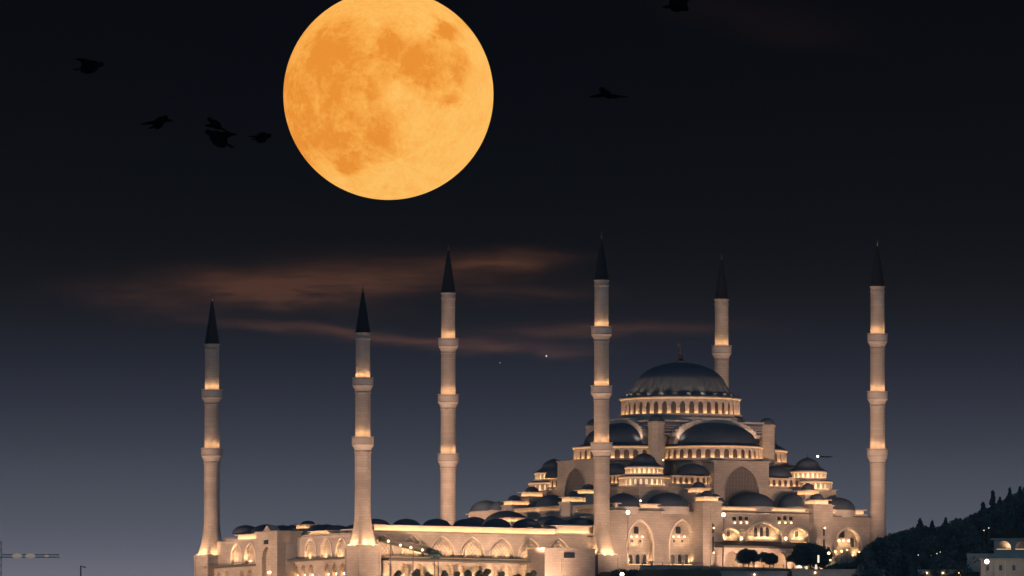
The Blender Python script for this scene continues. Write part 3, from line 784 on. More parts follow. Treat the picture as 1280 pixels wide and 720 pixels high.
def hspot(u, y, z, tu, ty, tz, power, cone=100):
    spot('niche_spot', to_world(u, y, z), to_world(tu, ty, tz), power, cone, (1, .56, .26), 1, .15)
for (c, a, zb, zs, h) in A1 + A3:
    for sg in (-1, 1):
        hspot(c + sg * (a - 1.6), WF + .7, zb + .5, c + sg * a, WF + 1.0, zb + 9, 1500, 120)
        hspot(c + sg * 2, WF - .1, zs - 2, c, WF + 1.2, zs + h, 1200, 130)
for (c, a, zb, zs, h) in A2:
    for k in ((-.65, -.2, .25, .7) if a > 5 else (-.4, .4)):
        hspot(c + k * a, -49.2, zb + .4, c + k * a * .8, -48.4, zb + 5, 2000, 135)
for c in (925.5, 981):
    u = pu(c, 650, -49.75)[0]; zz_ = zl(676, u, -50); hspot(u, -51.2, zz_, u, -49.6, zz_ + 5, 1500, 110)
# roof lamps: little bright bulbs on the upper terraces
for (px_, p_, y_) in ((765, 626, -36), (798, 626, -36), (825, 626, -36), (859, 626, -36), (826, 575, -20)):
    u_ = pu(px_, p_, y_)[0]; wall_lamp(u_, y_ - 1.3, p_, hall, M_bulb, .33)

# hall side towards the courtyard (outward -x): simple upper walls with lit ledges
lit_band(hall, frame_u(0), -13.5, 13.5, zl(640, -58, 0), zl(633.5, -58, 0), q=-57.0, depth=6, led=M_leds)
lit_band(hall, frame_u(0), 24, 40, zl(641, -58, -30), zl(634, -58, -30), q=-57.0, depth=6, led=M_leds)
lit_band(hall, frame_u(0), -44, -33, zl(648.5, -56, 42), zl(642, -56, 42), q=-56.0, depth=6, led=M_leds)

# ------------------------------------------------------------------ COURTYARD
court = thing('courtyard_building', 'long arcaded courtyard building with lit eaves and rows of small domes', 'arcade', O, TH)
CL = UM[0]            # -155.5
WC = -45.2            # wall line of the long side
def zc_(p, u=-110, y=-46): return zl(p, u, y)
ztc = zl(668, -110, WC)
m = MB()
cs = [pu(x, 680, WC)[0] for x in (477, 515, 553, 590.5, 627, 663, 699)]
z0a, z1a = zl(697.5, -110, WC), zl(671.5, -110, WC)
m.M = frame_v(WC + 1.0)
wall_with_arches(m, CL + 3, UL, 0, ztc, -1.0, 0, [(c, 4.7, z0a, z0a + .5, z1a - z0a - .5) for c in cs])
for c in cs:
    k_ = MB(); k_.M = frame_v(WC + 1.0); arch_ring(k_, c, 4.7, z0a, z0a + .5, z1a - z0a - .5, -1.12, -.7, .35); k_.build('arch_moulding', M_trim, court)
    for k in range(1, 4):                             # concentric relief bands in the blind arches
        r = 4.7 * (1 - k * .24); arch_ring(m, c, r, z0a, z0a + .4, (z1a - z0a - .5) * (1 - k * .24), -.62 + k * .12, .0, .3)
m.box(CL + 3, UL, .003, 8, 0, ztc)
m.box(CL + 2, UL - 6, -1.4, 9, ztc + .003, ztc + .35)
m.M = Matrix.Identity(4)
m.build('wall', M_stone, court)
for c in cs:
    p = MB(); p.M = frame_v(WC + 1.0); cc_ = arch_curve(4.66, z0a + .5, z1a - z0a - .55, 12)
    # lattice of crossing bars in the arch head
    for i in range(-6, 7):
        for sg in (-1, 1):
            x0 = c + i * 1.4
            for q in range(5):
                xa, za = x0 + sg * q * 1.1, z0a + q * 1.3; xb, zb_ = x0 + sg * (q + 1) * 1.1, z0a + (q + 1) * 1.3
                lim = lambda x, z: ((x - c) / 4.5) ** 2 + ((z - z0a) / (z1a - z0a - .2)) ** 2 < 1
                if lim(xa, za) and lim(xb, zb_): p.tube((xa, -.35, za), (xb, -.35, zb_), .11, .11, 4)
    p.build('lattice', M_trim, court)
lit_band(court, frame_v(0), CL + 6, -68, ztc + .45, zl(658.5, -110, WC), q=WC + .9, depth=8, eave=.9, led=M_ledm, name='eaves')
lit_band(court, frame_v(0), -79, -66.5, ztc + .9, zl(657, -72, WC), q=WC - .4, depth=8, eave=.9, led=M_ledm, name='eaves')
# lit sill under the blind arches, dark awning, lower arcade
m = MB(); m.M = frame_v(WC); zsi = zl(699, -110, WC); m.box(CL + 8, UL - 9, -1.6, -.003, zsi - .3, zsi)
m.build('sill', M_trim, court)
s = MB(); s.M = frame_v(WC); s.box(CL + 9, UL - 10, -1.35, -1.2, zsi + .01, zsi + .13); s.build('light_strip', M_line, court)
zaw2 = zl(700.5, -110, WC - 4)
m = MB(); m.M = frame_v(WC); m.box(CL + 8, UL - 9, -4.4, -.003, zaw2 - .7, zaw2); m.build('awning', M_awning, court)
lowx = [483, 502.5, 522, 540, 558.5, 577, 595.5, 614, 632.5, 651, 669]
zlo = zl(705, -110, WC)
ar = []
for x in lowx:
    u_ = pu(x, 712, WC - 1.2)[0]; ar.append((u_, 1.9, 0.0, zlo - 1.7, 1.6))
m = MB(); m.M = frame_v(WC - .1); wall_with_arches(m, CL + 8.2, UL - 9.2, 0, zaw2 - .72, -1.6, 0, ar)
m.build('lower_arcade', M_stone, court)
for (u_, a_, *_r) in ar:
    s = MB().box(-.9, .9, -.1, .1, 0, .25).build('niche_lamp', M_ledm, court, (u_, WC - 1.0, zlo - 5.2))
# courtyard roof domes along the long side and the other sides
def court_dome(u, y, pb, pt, r):
    z0, z1 = zl(pb, u, y), zl(pt, u, y)
    d = dome(court, u, y, z0, r, z1 - z0, 'roof_dome', n=28); small_finial(d, .7, z1, .07); return d
base_u = pu(470, 655, -38)[0]
for i in range(8):
    court_dome(base_u + i * 11.75, -38, 659, 648.5 if i < 7 else 649, 4.6)
for i in range(7):
    court_dome(CL + 10, -27 + i * 11.4, 667 - 0.6 * i * .0, 656.5, 4.5)
for i in range(8):
    court_dome(CL + 16 + i * 11.75, 38, 665, 655.5, 4.6)
m = MB(); m.box(CL + 3, CL + 17, -44, 44, 0, zl(668, CL + 10, 0)); m.box(CL + 17, UL - .01, 31, 45, 0, zl(668, -110, 38)); m.build('wall', M_stone, court)
# end of the court against the hall: raised dome and turrets
court_dome(-68.2, 2, 661, 638.5, 8.2); court_dome(-69, -26, 660, 645, 5.6); court_dome(-66, -38.5, 659, 647, 5.0); court_dome(-68, 22, 662, 646, 5.2)
m = MB(); m.box(-76, UL - .02, -44, 44, 0, zl(661, -70, 0)); m.build('wall', M_stone, court)
def cturret(u, y, pt, pm_, pb, r):
    z2, z1, z0 = zl(pt, u, y), zl(pm_, u, y), zl(pb, u, y)
    m = MB(); m.box(-r + .8, r - .8, -r + .8, r - .8, z0 - 3, z1 - .3); m.box(-r, r, -r, r, z1 - .298, z1); m.box(-r, r, -r, r, z0 - .3, z0 - .002)
    for a in (-1, 1):
        m.box(-r, r, a * r - .06, a * r + .06, z0, z0 + .2)
    m.box(-r - .06, -r + .06, -r + .1, r - .1, z0, z0 + .2)
    o = m.build('turret', M_trim, court, (u, y, 0)); e = r - .35
    s = MB(); s.box(-e, e, -e - .07, -e + .07, z0 + .02, z0 + .15); s.box(-e - .07, -e + .07, -e + .2, e, z0 + .02, z0 + .15); s.build('light_strip', M_led, o)
    if z2 > z1 + .2: dome(o, 0, 0, z1 + .02, r * .62, z2 - z1, 'cap', n=20)
u_ = py_(642, 650, -76)[0]; cturret(-76, u_, 644, 647, 653, 3.4)
u_ = pu(669, 656, -36)[0]; cturret(u_, -36, 652.6, 653, 659, 1.9)
# left (entrance) facade, outward -x
ZL = lambda p, y=0: zl(p, CL, y)
def span_s(x0, x1, u=CL): return sorted((-py_(x0, 680, u)[0], -py_(x1, 680, u)[0]))
ztl = ZL(672)
m = MB(); m.M = frame_u(CL + 1.0)
arl = []
for x in (296, 313, 388.5, 408, 427):
    s_ = -py_(x, 685, CL)[0]; z0_, z1_ = ZL(701, -s_) if x > 350 else ZL(705, -s_), ZL(673.5, -s_) if x > 350 else ZL(680, -s_)
    arl.append((s_, 3.2, z0_, z0_ + (z1_ - z0_) * .4, (z1_ - z0_) * .6))
wall_with_arches(m, -43.5, 43.5, 0, ztl, -1.0, 0, arl)
for q in arl: k = MB(); k.M = frame_u(CL + 1.0); arch_ring(k, *q, -1.25, -.6, .5); k.build('arch_moulding', M_frame, court)
m.box(-43.5, 43.5, .003, 3, 0, ztl)
m.build('wall', M_stone, court)
for q in arl:
    s = MB(); s.M = frame_u(CL); s.box(q[0] - 2.6, q[0] + 2.6, .3, .45, q[2] + .02, q[2] + .16); s.build('light_strip', M_line, court)
s0, s1 = span_s(295, 333); lit_band(court, frame_u(0), s0, s1, ZL(674, 20), ZL(667, 20), q=CL + .8, depth=6, led=M_ledm, name='eaves')
s0, s1 = span_s(284, 294); lit_band(court, frame_u(0), s0, s1, ZL(679, 40), ZL(675, 40), q=CL + .8, depth=6, led=M_ledm, name='eaves')
s0, s1 = span_s(378, 436); lit_band(court, frame_u(0), s0, s1, ZL(671.5, -20), ZL(668, -20), q=CL + .8, depth=6, led=M_leds, name='eaves')
s0, s1 = span_s(388, 410, CL + 3); lit_band(court, frame_u(0), s0, s1, ZL(668, -20), ZL(662.5, -20), q=CL + 3, depth=6, led=M_ledm, name='eaves')
s0, s1 = span_s(429, 445, CL + 3); lit_band(court, frame_u(0), s0, s1, ZL(668, -40), ZL(660.5, -40), q=CL + 3, depth=6, led=M_ledm, name='eaves')
yv = py_(385, 659, CL + 8)[0]; cturret(CL + 8, yv, 651, 655.5, 661.5, 3.6)
# awnings and lit lower arcade of the entrance side
for (x0, x1, pt) in ((258, 325, 706.5), (356, 434, 698)):
    s0, s1 = span_s(x0, x1, CL - 3); za = ZL(pt, -(s0 + s1) / 2)
    m = MB(); m.M = frame_u(CL); m.box(s0, s1, -4.0, -.003, za - .6, za); m.build('awning', M_awning, court)
    arr = []
    for x in ((265, 274, 284, 303, 313, 323) if x0 < 300 else (371, 380, 389.5, 409.5, 419, 429)):
        s_ = -py_(x, 712, CL - 1.2)[0]; arr.append((s_, 1.25, 0, za - 3.2, 1.5))
    m = MB(); m.M = frame_u(CL - .1); wall_with_arches(m, s0 + .1, s1 - .1, 0, za - .61, -1.4, 0, arr); m.build('lower_arcade', M_stone, court)
    for q in arr:
        s = MB(); s.M = frame_u(CL); s.box(q[0] - .55, q[0] + .55, -.55, -.35, za - 5.6, za - 5.1); s.build('niche_lamp', M_ledm, court)
# entrance portal
PU0 = -163.3
zpt = zl(664, PU0, 0); zpk = zl(656.5, PU0, 0)
m = MB(); m.M = frame_u(PU0 + 1.5)
wall_with_arches(m, -6.6, 6.6, 0, zpt - .6, -1.5, 0, [(0, 2.7, 0, zl(697, PU0, 0), zl(683, PU0, 0) - zl(697, PU0, 0))])
m.box(-6.6, 6.6, .003, 7.8, 0, zpt - .6); m.box(-6.95, 6.95, -1.85, 8.2, zpt - .598, zpt)
m.prism([(-2.4, zpt + .003), (2.4, zpt + .003), (0, zpk)], -1.4, 2.5)
m.box(-4.2, 4.2, -1.7, -1.502, zl(682, PU0, 0), zl(680.5, PU0, 0))
po = m.build('portal', M_stone, court)
p = MB(); p.M = frame_u(PU0); p.box(-1.3, 1.3, -.18, -.02, zl(682, PU0, 0) + .5, zl(678, PU0, 0) + .8); p.build('window', M_glass, po)
s = MB(); s.M = frame_u(PU0); s.box(-.8, .8, 1.0, 1.2, zl(716, PU0, 0), zl(715, PU0, 0)); s.build('niche_lamp', M_ledm, po)
p = MB(); p.box(PU0 + 3.2, PU0 + 6.8, -6.82, -6.7, zl(716, PU0, -6), zl(680, PU0, -6)); p.build('side_panel', M_trim, po)

for q in arl:
    for sg in (-1, 1):
        p_ = frame_u(CL) @ Vector((q[0] + sg * 1.6, .5, q[2] + .5)); t_ = frame_u(CL) @ Vector((q[0] + sg * 2.6, .8, q[2] + 6)); hspot(p_.x, p_.y, p_.z, t_.x, t_.y, t_.z, 1700, 125)
for c in cs:
    for sg in (-1, 1): hspot(c + sg * 2.6, WC - 1.3, z0a - .1, c + sg * 1.8, WC + .4, z0a + 4, 1900, 125)
for (u_, a_, *_r) in ar: hspot(u_, WC - 2.4, zlo - 5.5, u_, WC - 1.2, zlo, 1500, 125)
# ramp awning with lamps on the long side, annex block
ra = thing('stair_canopy', 'sloping dark stair canopy with four bulbs along its edge on the courtyard wall', 'canopy', to_world(-130, WC - 4), TH)
u0_, z0_ = pu(478, 671, WC - 4); u1_, z1_ = pu(548, 689, WC - 4); u0_ += 130; u1_ += 130
m = MB(); vs = [(u0_, 2.2, z0_), (u1_, 2.2, z1_), (u1_, -2, z1_), (u0_, -2, z0_)]
m.add([(x, y, z) for x, y, z in vs] + [(x, y, z - 1.5) for x, y, z in vs], [(0, 3, 2, 1), (4, 5, 6, 7), (0, 1, 5, 4), (1, 2, 6, 5), (2, 3, 7, 6), (3, 0, 4, 7)])
m.build('roof', M_awning, ra)
for x, p in ((485.5, 676.5), (500.5, 681.5), (513.5, 684.5), (528, 687.5)):
    uu, zz = pu(x, p, WC - 6.6); MB().ball((0, 0, 0), .38, 8, 6).build('lamp', M_bulb, ra, (uu + 130, -2.6, zz))
m = MB()
for k in (.1, .5, .95): m.box(u0_ + (u1_ - u0_) * k - .15, u0_ + (u1_ - u0_) * k + .15, -1.8, -1.5, 0, z0_ + (z1_ - z0_) * k - 1.4)
m.build('posts', M_metal, ra)

an = thing('annex', 'plain beige stone annex block with one small window beside the tall minaret', 'building', to_world(-78, -52), TH)
u0_, zt_ = pu(681, 684.5, -58); u1_ = pu(744, 684.5, -58)[0]
m = MB(); m.box(u0_ + 78, u1_ + 78, -6, 4.5, 0, zt_ - .4); m.box(u0_ + 77.7, u1_ + 78.3, -6.35, 4.8, zt_ - .398, zt_)
m.box(u0_ + 78 + 6.5, u0_ + 78 + 10.5, -6.3, -6.003, 0, zt_ - 3.4)
m.build('wall', M_stone, an)
uw, zw = pu(711, 694, -58.1); uw += 78
w_ = MB().box(uw - 2.1, uw + 2.1, -6.5, -6.32, zw - .9, zw + .9).build('window', M_glass, an)
MB().box(uw - 2.4, uw + 2.4, -6.6, -6.34, zw - 1.3, zw - 1.0).build('sill', M_trim, w_)

# ------------------------------------------------------------------ washing floodlights around the building
for u_ in (-56, -44, -32, -20, -8, 6, 18, 29, 36):
    a = to_world(u_, -63.5, 10.4); b = to_world(u_, -46, 27); spot('floodlight', a, b, 10500 * WASH, 130, size=.3)
for u_, tu in ((-45, -20), (-18, 5), (4, 28)):
    a = to_world(u_, -122, 24); b = to_world(tu, -20, 54); spot('floodlight', a, b, 82000 * WASH, 50)
for u_ in (-142, -118, -94, -70):
    a = to_world(u_, -74, 2.6); b = to_world(u_, -45, 18); spot('floodlight', a, b, 50000 * WASH, 120)
for y_ in (-30, 0, 30):
    a = to_world(CL - 42, y_, 4); b = to_world(CL, y_, 18); spot('floodlight', a, b, 60000 * WASH, 100)
for y_ in (-22, 22):
    a = to_world(-118, y_, 20); b = to_world(-45, y_ * .6, 46); spot('floodlight', a, b, 52000 * WASH, 90)

# ------------------------------------------------------------------ VEGETATION
def leaf_cloud(mb, c, rx, ry, rz, n, s, seed=0, hollow=.45):
    rnd = random.Random(seed)
    for _ in range(n):
        while True:
            p = Vector((rnd.uniform(-1, 1), rnd.uniform(-1, 1), rnd.uniform(-1, 1)))
            if hollow < p.length < 1: break
        q = Vector((p.x * rx + c[0], p.y * ry + c[1], p.z * rz + c[2]))
        a = Vector((rnd.gauss(0, 1), rnd.gauss(0, 1), rnd.gauss(0, 1))).normalized(); b = a.orthogonal().normalized(); ss = s * rnd.uniform(.6, 1.3)
        e = a.cross(b) * ss; b = b * ss
        mb.add([q - b - e * .6, q + b - e * .5, q + b * .5 + e, q - b * .6 + e * .8], [(0, 1, 2, 3)])
def broad_tree(name, label, X, Y, ztop, width, flat=.45, group=None, mat_=None, seed=1, density=1.0, base=None, cat='tree'):
    z0 = ground_z(X, Y) if base is None else base; h = max(ztop - z0, 1.5)
    t = thing(name, label, cat, (X, Y, z0), 0, group); rnd = random.Random(seed)
    ch = min(width * flat, h * .75); tr = MB(); rt = max(.12, width * .03)
    tr.tube((0, 0, -.5), (0, 0, h - ch * .8), rt, rt * .6)
    cr_ = MB(); k = max(5, int(width * 1.1))
    for i in range(k):
        a = 2 * PI * i / k + rnd.uniform(-.3, .3); rr = width * .5 * rnd.uniform(.25, .66) if i else 0
        c = (rr * math.cos(a), rr * math.sin(a) * .8, h - ch * .5 - ch * .22 * (rr / (width * .5)) ** 2 + rnd.uniform(-.22, .12) * ch)
        r = width * rnd.uniform(.12, .27)
        leaf_cloud(cr_, c, r, r, min(r * .9, ch * .5), int(150 * density * max(.5, r * r / 3)), .28, seed * 50 + i)
        tr.tube((0, 0, h - ch * .95), (c[0] * .9, c[1] * .9, c[2]), rt * .5, .05, 5)
    tr.build('trunk', M_bark, t); cr_.build('crown', mat_ or M_leafd, t); return t
def cone_tree(name, label, X, Y, ztop, r, h, seed=1, group=None, cat='tree', slim=False):
    z0 = ztop - h; t = thing(name, label, cat, (X, Y, z0), 0, group); rnd = random.Random(seed)
    MB().tube((0, 0, -3), (0, 0, h * .9), .25, .06).build('trunk', M_bark, t)
    c = MB(); K = 12
    for i in range(K):
        k = i / K; rr = r * ((1 - k) ** .85 if not slim else math.sin(PI * min(1, .12 + k * .88)) ** .6) + .12
        leaf_cloud(c, (rnd.uniform(-.15, .15) * rr, 0, h * (.12 + .86 * k)), rr * rnd.uniform(.8, 1.15), rr, h / K * .8, int(70 + 120 * rr), .22, seed * 99 + i, .2)
    c.build('crown', M_leafc, t); return t
# umbrella pines before the facade
def tree_px(name, label, x, ptop, wpx, wl_, flat, **k):
    uu = pu(x, ptop, wl_)[0]; Y = to_world(uu, wl_).y; p = atY(x, ptop, Y); return broad_tree(name, label, p.x, Y, p.z, wpx * (4500 + Y) / F_PX, flat, **k)
tree_px('umbrella_pine', 'broad dark umbrella pine in front of the porch arcade, left one of the pair', 936, 684, 36, -65.5, .5, seed=3, density=1.5)
tree_px('umbrella_pine', 'lower rounded pine touching the left umbrella pine before the porch', 962, 688, 30, -65, .55, seed=4, density=1.5)
tree_px('umbrella_pine', 'largest dark umbrella pine at the right end of the porch awning', 1013, 679, 58, -66, .42, seed=5, density=1.6)
tree_px('tree', 'small dark tree behind the big umbrella pine by the porch column', 990, 690, 18, -61, .8, seed=6)
tree_px('umbrella_pine', 'dark umbrella pine with flat top at the foot of the courtyard ramp awning', 543, 688, 26, -54, .32, seed=8, density=1.5)
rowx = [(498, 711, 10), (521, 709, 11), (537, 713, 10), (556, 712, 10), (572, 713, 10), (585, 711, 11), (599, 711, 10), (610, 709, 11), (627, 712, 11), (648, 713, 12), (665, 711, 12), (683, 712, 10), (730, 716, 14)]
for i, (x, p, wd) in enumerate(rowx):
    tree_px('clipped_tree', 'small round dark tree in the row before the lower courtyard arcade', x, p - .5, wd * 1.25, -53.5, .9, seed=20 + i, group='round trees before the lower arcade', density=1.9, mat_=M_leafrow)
for i, (x, p, wd) in enumerate([(448, 722, 12), (470, 718, 12)]): pass
# wooded slope on the right
forest = MB(); rnd = random.Random(11); cnt = 0
ridge = [(1068, 702), (1078, 690), (1090, 681), (1100, 673), (1115, 666), (1135, 663), (1150, 657), (1165, 662), (1183, 655), (1200, 650), (1215, 645), (1228, 638), (1240, 632), (1252, 627), (1262, 619), (1275, 615), (1300, 606), (1340, 596)]
def ridge_y(x):
    for (a, b), (c, d) in zip(ridge, ridge[1:]):
        if a <= x <= c: return b + (d - b) * (x - a) / (c - a)
    return 600 if x > 1300 else 705
for k in range(420):
    X = rnd.uniform(102, 215); Y = rnd.uniform(-205, -45)
    px = 640 + F_PX * X / (4500 + Y)
    if px < 1075: continue
    top = atY(px, ridge_y(px) + rnd.uniform(1, 4), Y).z; z0 = ground_z(X, Y)
    h = rnd.uniform(6, 11)
    if z0 + h > top: h = top - z0
    if h < 1.5: continue
    # leave clearings for the houses
    pyb = 360 - 0
    if Y < -120 and px > 1222 : 
        if z0 > -5: h = min(h, 4)
    r = h * rnd.uniform(.28, .42)
    forest.tube((X, Y, z0 - .5), (X, Y, z0 + h * .6), .2, .1, 5)
    for q in range(3):
        leaf_cloud(forest, (X + rnd.uniform(-.4, .4) * r, Y + rnd.uniform(-.4, .4) * r, z0 + h * (.4 + .22 * q)), r * (1 - .2 * q), r, h * .25, int(60 + 22 * r), .36, k * 7 + q, .2)
# crest rows so that the skyline is closed
for i in range(150):
    px = 1072 + 250 * i / 150; Y = rnd.uniform(-62, -40); p = atY(px, ridge_y(px) + rnd.uniform(-.5, 3.5), Y)
    z0 = min(ground_z(p.x, Y), p.z - 4); h = p.z - z0; r = rnd.uniform(1.3, 2.6)
    for q in range(int(h / 2.2) + 1): leaf_cloud(forest, (p.x, Y, p.z - r * .8 - 2.0 * q), r * (1 + .15 * q), r, r * .9, 90, .33, 5000 + i * 9 + q, .2)
    forest.tube((p.x, Y, z0 - .5), (p.x, Y, p.z - r), .2, .1, 5)
tag(forest.build('woodland', M_leafd), 'dense dark woodland covering the slope to the right of the mosque', 'woodland', kind='stuff')
for i, (x, p, r, h, nm, lb) in enumerate([
    (1241, 612, .9, 9, 'cypress', 'slim tall cypress sticking up alone from the wooded ridge'),
    (1229, 627, .8, 6, 'cypress', 'short thin cypress just left of the tallest cypress on the ridge'),
    (1150, 647, 2.6, 8, 'conifer', 'pointed conifer at the low left end of the ridge skyline'),
    (1165, 650, 2.0, 7, 'conifer', 'second pointed conifer from the left on the ridge skyline'),
    (1182, 646, 2.2, 8, 'conifer', 'conifer with forked looking top on the middle of the ridge'),
    (1200, 647, 2.4, 7, 'conifer', 'rounded conifer on the ridge right of the forked one'),
    (1250, 620, 2.0, 8, 'conifer', 'conifer just right of the tall cypress on the ridge'),
    (1262, 608, 1.8, 10, 'conifer', 'tall dark conifer near the top of the ridge'),
    (1275, 607, 2.6, 10, 'conifer', 'widest conifer at the right edge of the picture on the ridge'),
    (1213, 643, 2.2, 6, 'conifer', 'small conifer where the ridge starts to climb steeply')]):
    pp = atY(x, p, -58); cone_tree(nm, lb, pp.x, -58, pp.z, r, h, 40 + i, slim=(nm == 'cypress'))
# shrubs along the terrace in front
sh = MB(); rnd = random.Random(5)
for i in range(170):
    x = rnd.uniform(768, 1090); p = 712 + rnd.uniform(-2, 6) - (3.5 if x > 1035 else 0); q = atY(x, p, to_world(pu(x, p, -68)[0], -68).y + rnd.uniform(-8, 0))
    leaf_cloud(sh, (q.x, q.y, q.z - 1.2), rnd.uniform(1, 2), 1.4, rnd.uniform(.9, 1.5), 90, .26, 900 + i, .2)
    leaf_cloud(sh, (q.x, q.y, q.z - 3.2), 2, 1.4, 1.4, 60, .3, 1900 + i, .2)
tag(sh.build('shrubs', M_leafb), 'bluish mass of shrubs along the terrace below the hall facade', 'shrubs', kind='stuff')
hd = MB()
for i in range(130):
    x = rnd.uniform(1034, 1142); p = 702 + 5 * abs((x - 1090) / 55) ** 2 + rnd.uniform(-1, 3); Y = rnd.uniform(-150, -135); q = atY(x, p, Y)
    for k in range(3): leaf_cloud(hd, (q.x, q.y, q.z - 1.2 - 1.8 * k), 1.6, 1.3, 1.2, 80, .26, 2900 + i * 3 + k, .2)
tag(hd.build('hedge', M_leafd), 'long low dark hedge in front of the row of orange lights', 'hedge', kind='stuff')

# terrace retaining wall under the hall facade
tw = MB(); q0, q1 = to_world(-60, -66), to_world(34, -66)
m = MB(); zz_ = zl(711, -10, -66); m.box(-47, 47, -.6, 0, -12, 0); m.box(-47.2, 47.2, -.8, .2, .003, .35)
for i in range(24): m.box(-46.5 + i * 4, -46.2 + i * 4, -.5, -.2, .35, 1.4)
m.box(-47, 47, -.45, -.25, 1.4, 1.55)
tl = m.build('terrace_wall', M_plaster, None, (*to_world(-13, -66)[:2], zz_), TH); tag(tl, 'low pale terrace wall with a railing below the hall facade', 'wall')
pv = MB(); pv.M = Matrix.Translation(to_world(-13, 0)) @ Matrix.Rotation(TH, 4, 'Z'); pv.box(-48, 60, -66, -44, 8, 9.0 + .06)
tag(pv.build('pavement', M_paving), kind='structure')

# ------------------------------------------------------------------ BUILDINGS AND LAMPS ON THE RIGHT
# pavilion with a row of orange lights
Yp = -100
p0, p1 = atY(1098, 697, Yp), atY(1136, 697, Yp); zt_ = atY(1100, 684.5, Yp).z; zb_ = p0.z
pav = thing('pavilion', 'low open pavilion with a row of warm lights below the wooded slope', 'pavilion', (p0.x, Yp, zb_))
W_ = p1.x - p0.x
MB().box(-.3, W_ + .3, -.3, 4, zt_ - zb_ - .5, zt_ - zb_).build('roof', M_roof, pav)
MB().box(0, W_, 3.2, 3.5, -6, zt_ - zb_ - .5).build('wall', M_plaster, pav)
for i in range(7): MB().box(-.15, .15, -.15, .15, -6, zt_ - zb_ - .502).build('column', M_plaster, pav, (.2 + (W_ - .4) * i / 6, .1, 0))
for i in range(6): MB().ball((0, 0, 0), .38, 8, 6).build('lamp', M_bulb, pav, (.2 + (W_ - .4) * (i + .5) / 6, .1, zt_ - zb_ - 1.5))
# lit building strip
def lit_building(name, label, x0, x1, pt, Y, depth, lamp_n, win_n, pb=730, roof_mat=M_roof, cat='building', wall=M_plaster):
    a, b = atY(x0, pt, Y), atY(x1, pt, Y); z0 = min(atY(x0, pb, Y).z - 4, ground_z(a.x, Y) - .5); W_ = b.x - a.x; H = a.z - z0
    t = thing(name, label, cat, (a.x, Y, z0)); MB().box(0, W_, 0, depth, 0, H - .3).build('wall', wall, t)
    r = MB(); r.box(-.4, W_ + .4, -.5, depth + .4, H - .298, H); r.box(-.4, W_ + .4, -.5, -.35, H, H + .25); r.build('roof', roof_mat, t)
    for i in range(win_n):
        x = W_ * (i + .5) / win_n; w_ = MB().box(-.5, .5, -.06, .02, H - 3.6, H - 1.9).build('window', M_glass, t, (x, 0, 0))
        MB().box(-.62, .62, -.14, -.003, H - 3.8, H - 3.62).build('sill', M_trim, w_)
    for i in range(lamp_n): MB().ball((0, 0, 0), .28, 8, 6).build('lamp', M_bulb, t, (W_ * (i + .5) / lamp_n, -.4, H - .85))
    return t, W_, H
lit_building('low_building', 'long low pale building with lit edge at the bottom right', 1148, 1209, 713, -190, 8, 3, 6)
t, W_, H = lit_building('house', 'beige flat roofed house in the bottom right corner', 1226, 1292, 699, -230, 10, 0, 4)
MB().box(W_ * .45, W_ * .47, -.2, -.003, 0, H - .4).build('pilaster', M_trim, t)
spot('floodlight', (atY(1215, 720, -262).x, -262, -4), (atY(1255, 700, -230).x, -230, 8), 12000, 90, (1, .68, .42))  # unseen lamp added to warm and brighten the house
spot('floodlight', (atY(1262, 690, -170).x, -168.9, atY(1262, 683, -170).z), (atY(1262, 680, -170).x, -167, atY(1262, 676, -170).z), 700, 150, (1, .6, .35))
lit_building('low_building', 'low greyish pink building under the hedge with a few lamps on its edge', 990, 1106, 712.5, -165, 7, 2, 8)
lit_building('low_building', 'low dim roof line at the bottom below the pair of pines', 902, 984, 715, -170, 7, 1, 5)
spot('floodlight', (atY(1045, 720, -190).x, -196, -2), (atY(1045, 716, -165).x, -165, 8), 5000, 130, (1, .74, .6))
# villa with two lit arches
Yv = -170; a, b = atY(1243, 673, Yv), atY(1290, 673, Yv); zb_ = atY(1243, 692, Yv).z - 6
vil = thing('villa', 'villa with a white edged flat roof and lit open arches on the slope', 'building', (a.x, Yv, zb_)); W_ = b.x - a.x; H = a.z - zb_
m = MB(); hw = W_ / 4; za = H - 3.6
wall_with_arches(m, 0, W_, 0, H - .5, -.5, 0, [(hw, hw * .78, za, za + .6, 2.3), (3 * hw, hw * .78, za, za + .6, 2.3)]); m.box(0, W_, 2.6, 6, 0, H - .5); m.build('wall', M_plaster, vil)
MB().box(-1.2, W_ + .5, -1.0, 6.3, H - .498, H).build('roof', M_roof, vil)
MB().box(.5, W_ - .5, 1.0, 1.2, za + .1, za + .25).build('light_strip', M_line, vil)
MB().box(-9, W_ + 1, -4.0, -3.6, zb_ * 0 + 0, H - 5.0).build('garden_wall', M_plaster, vil)

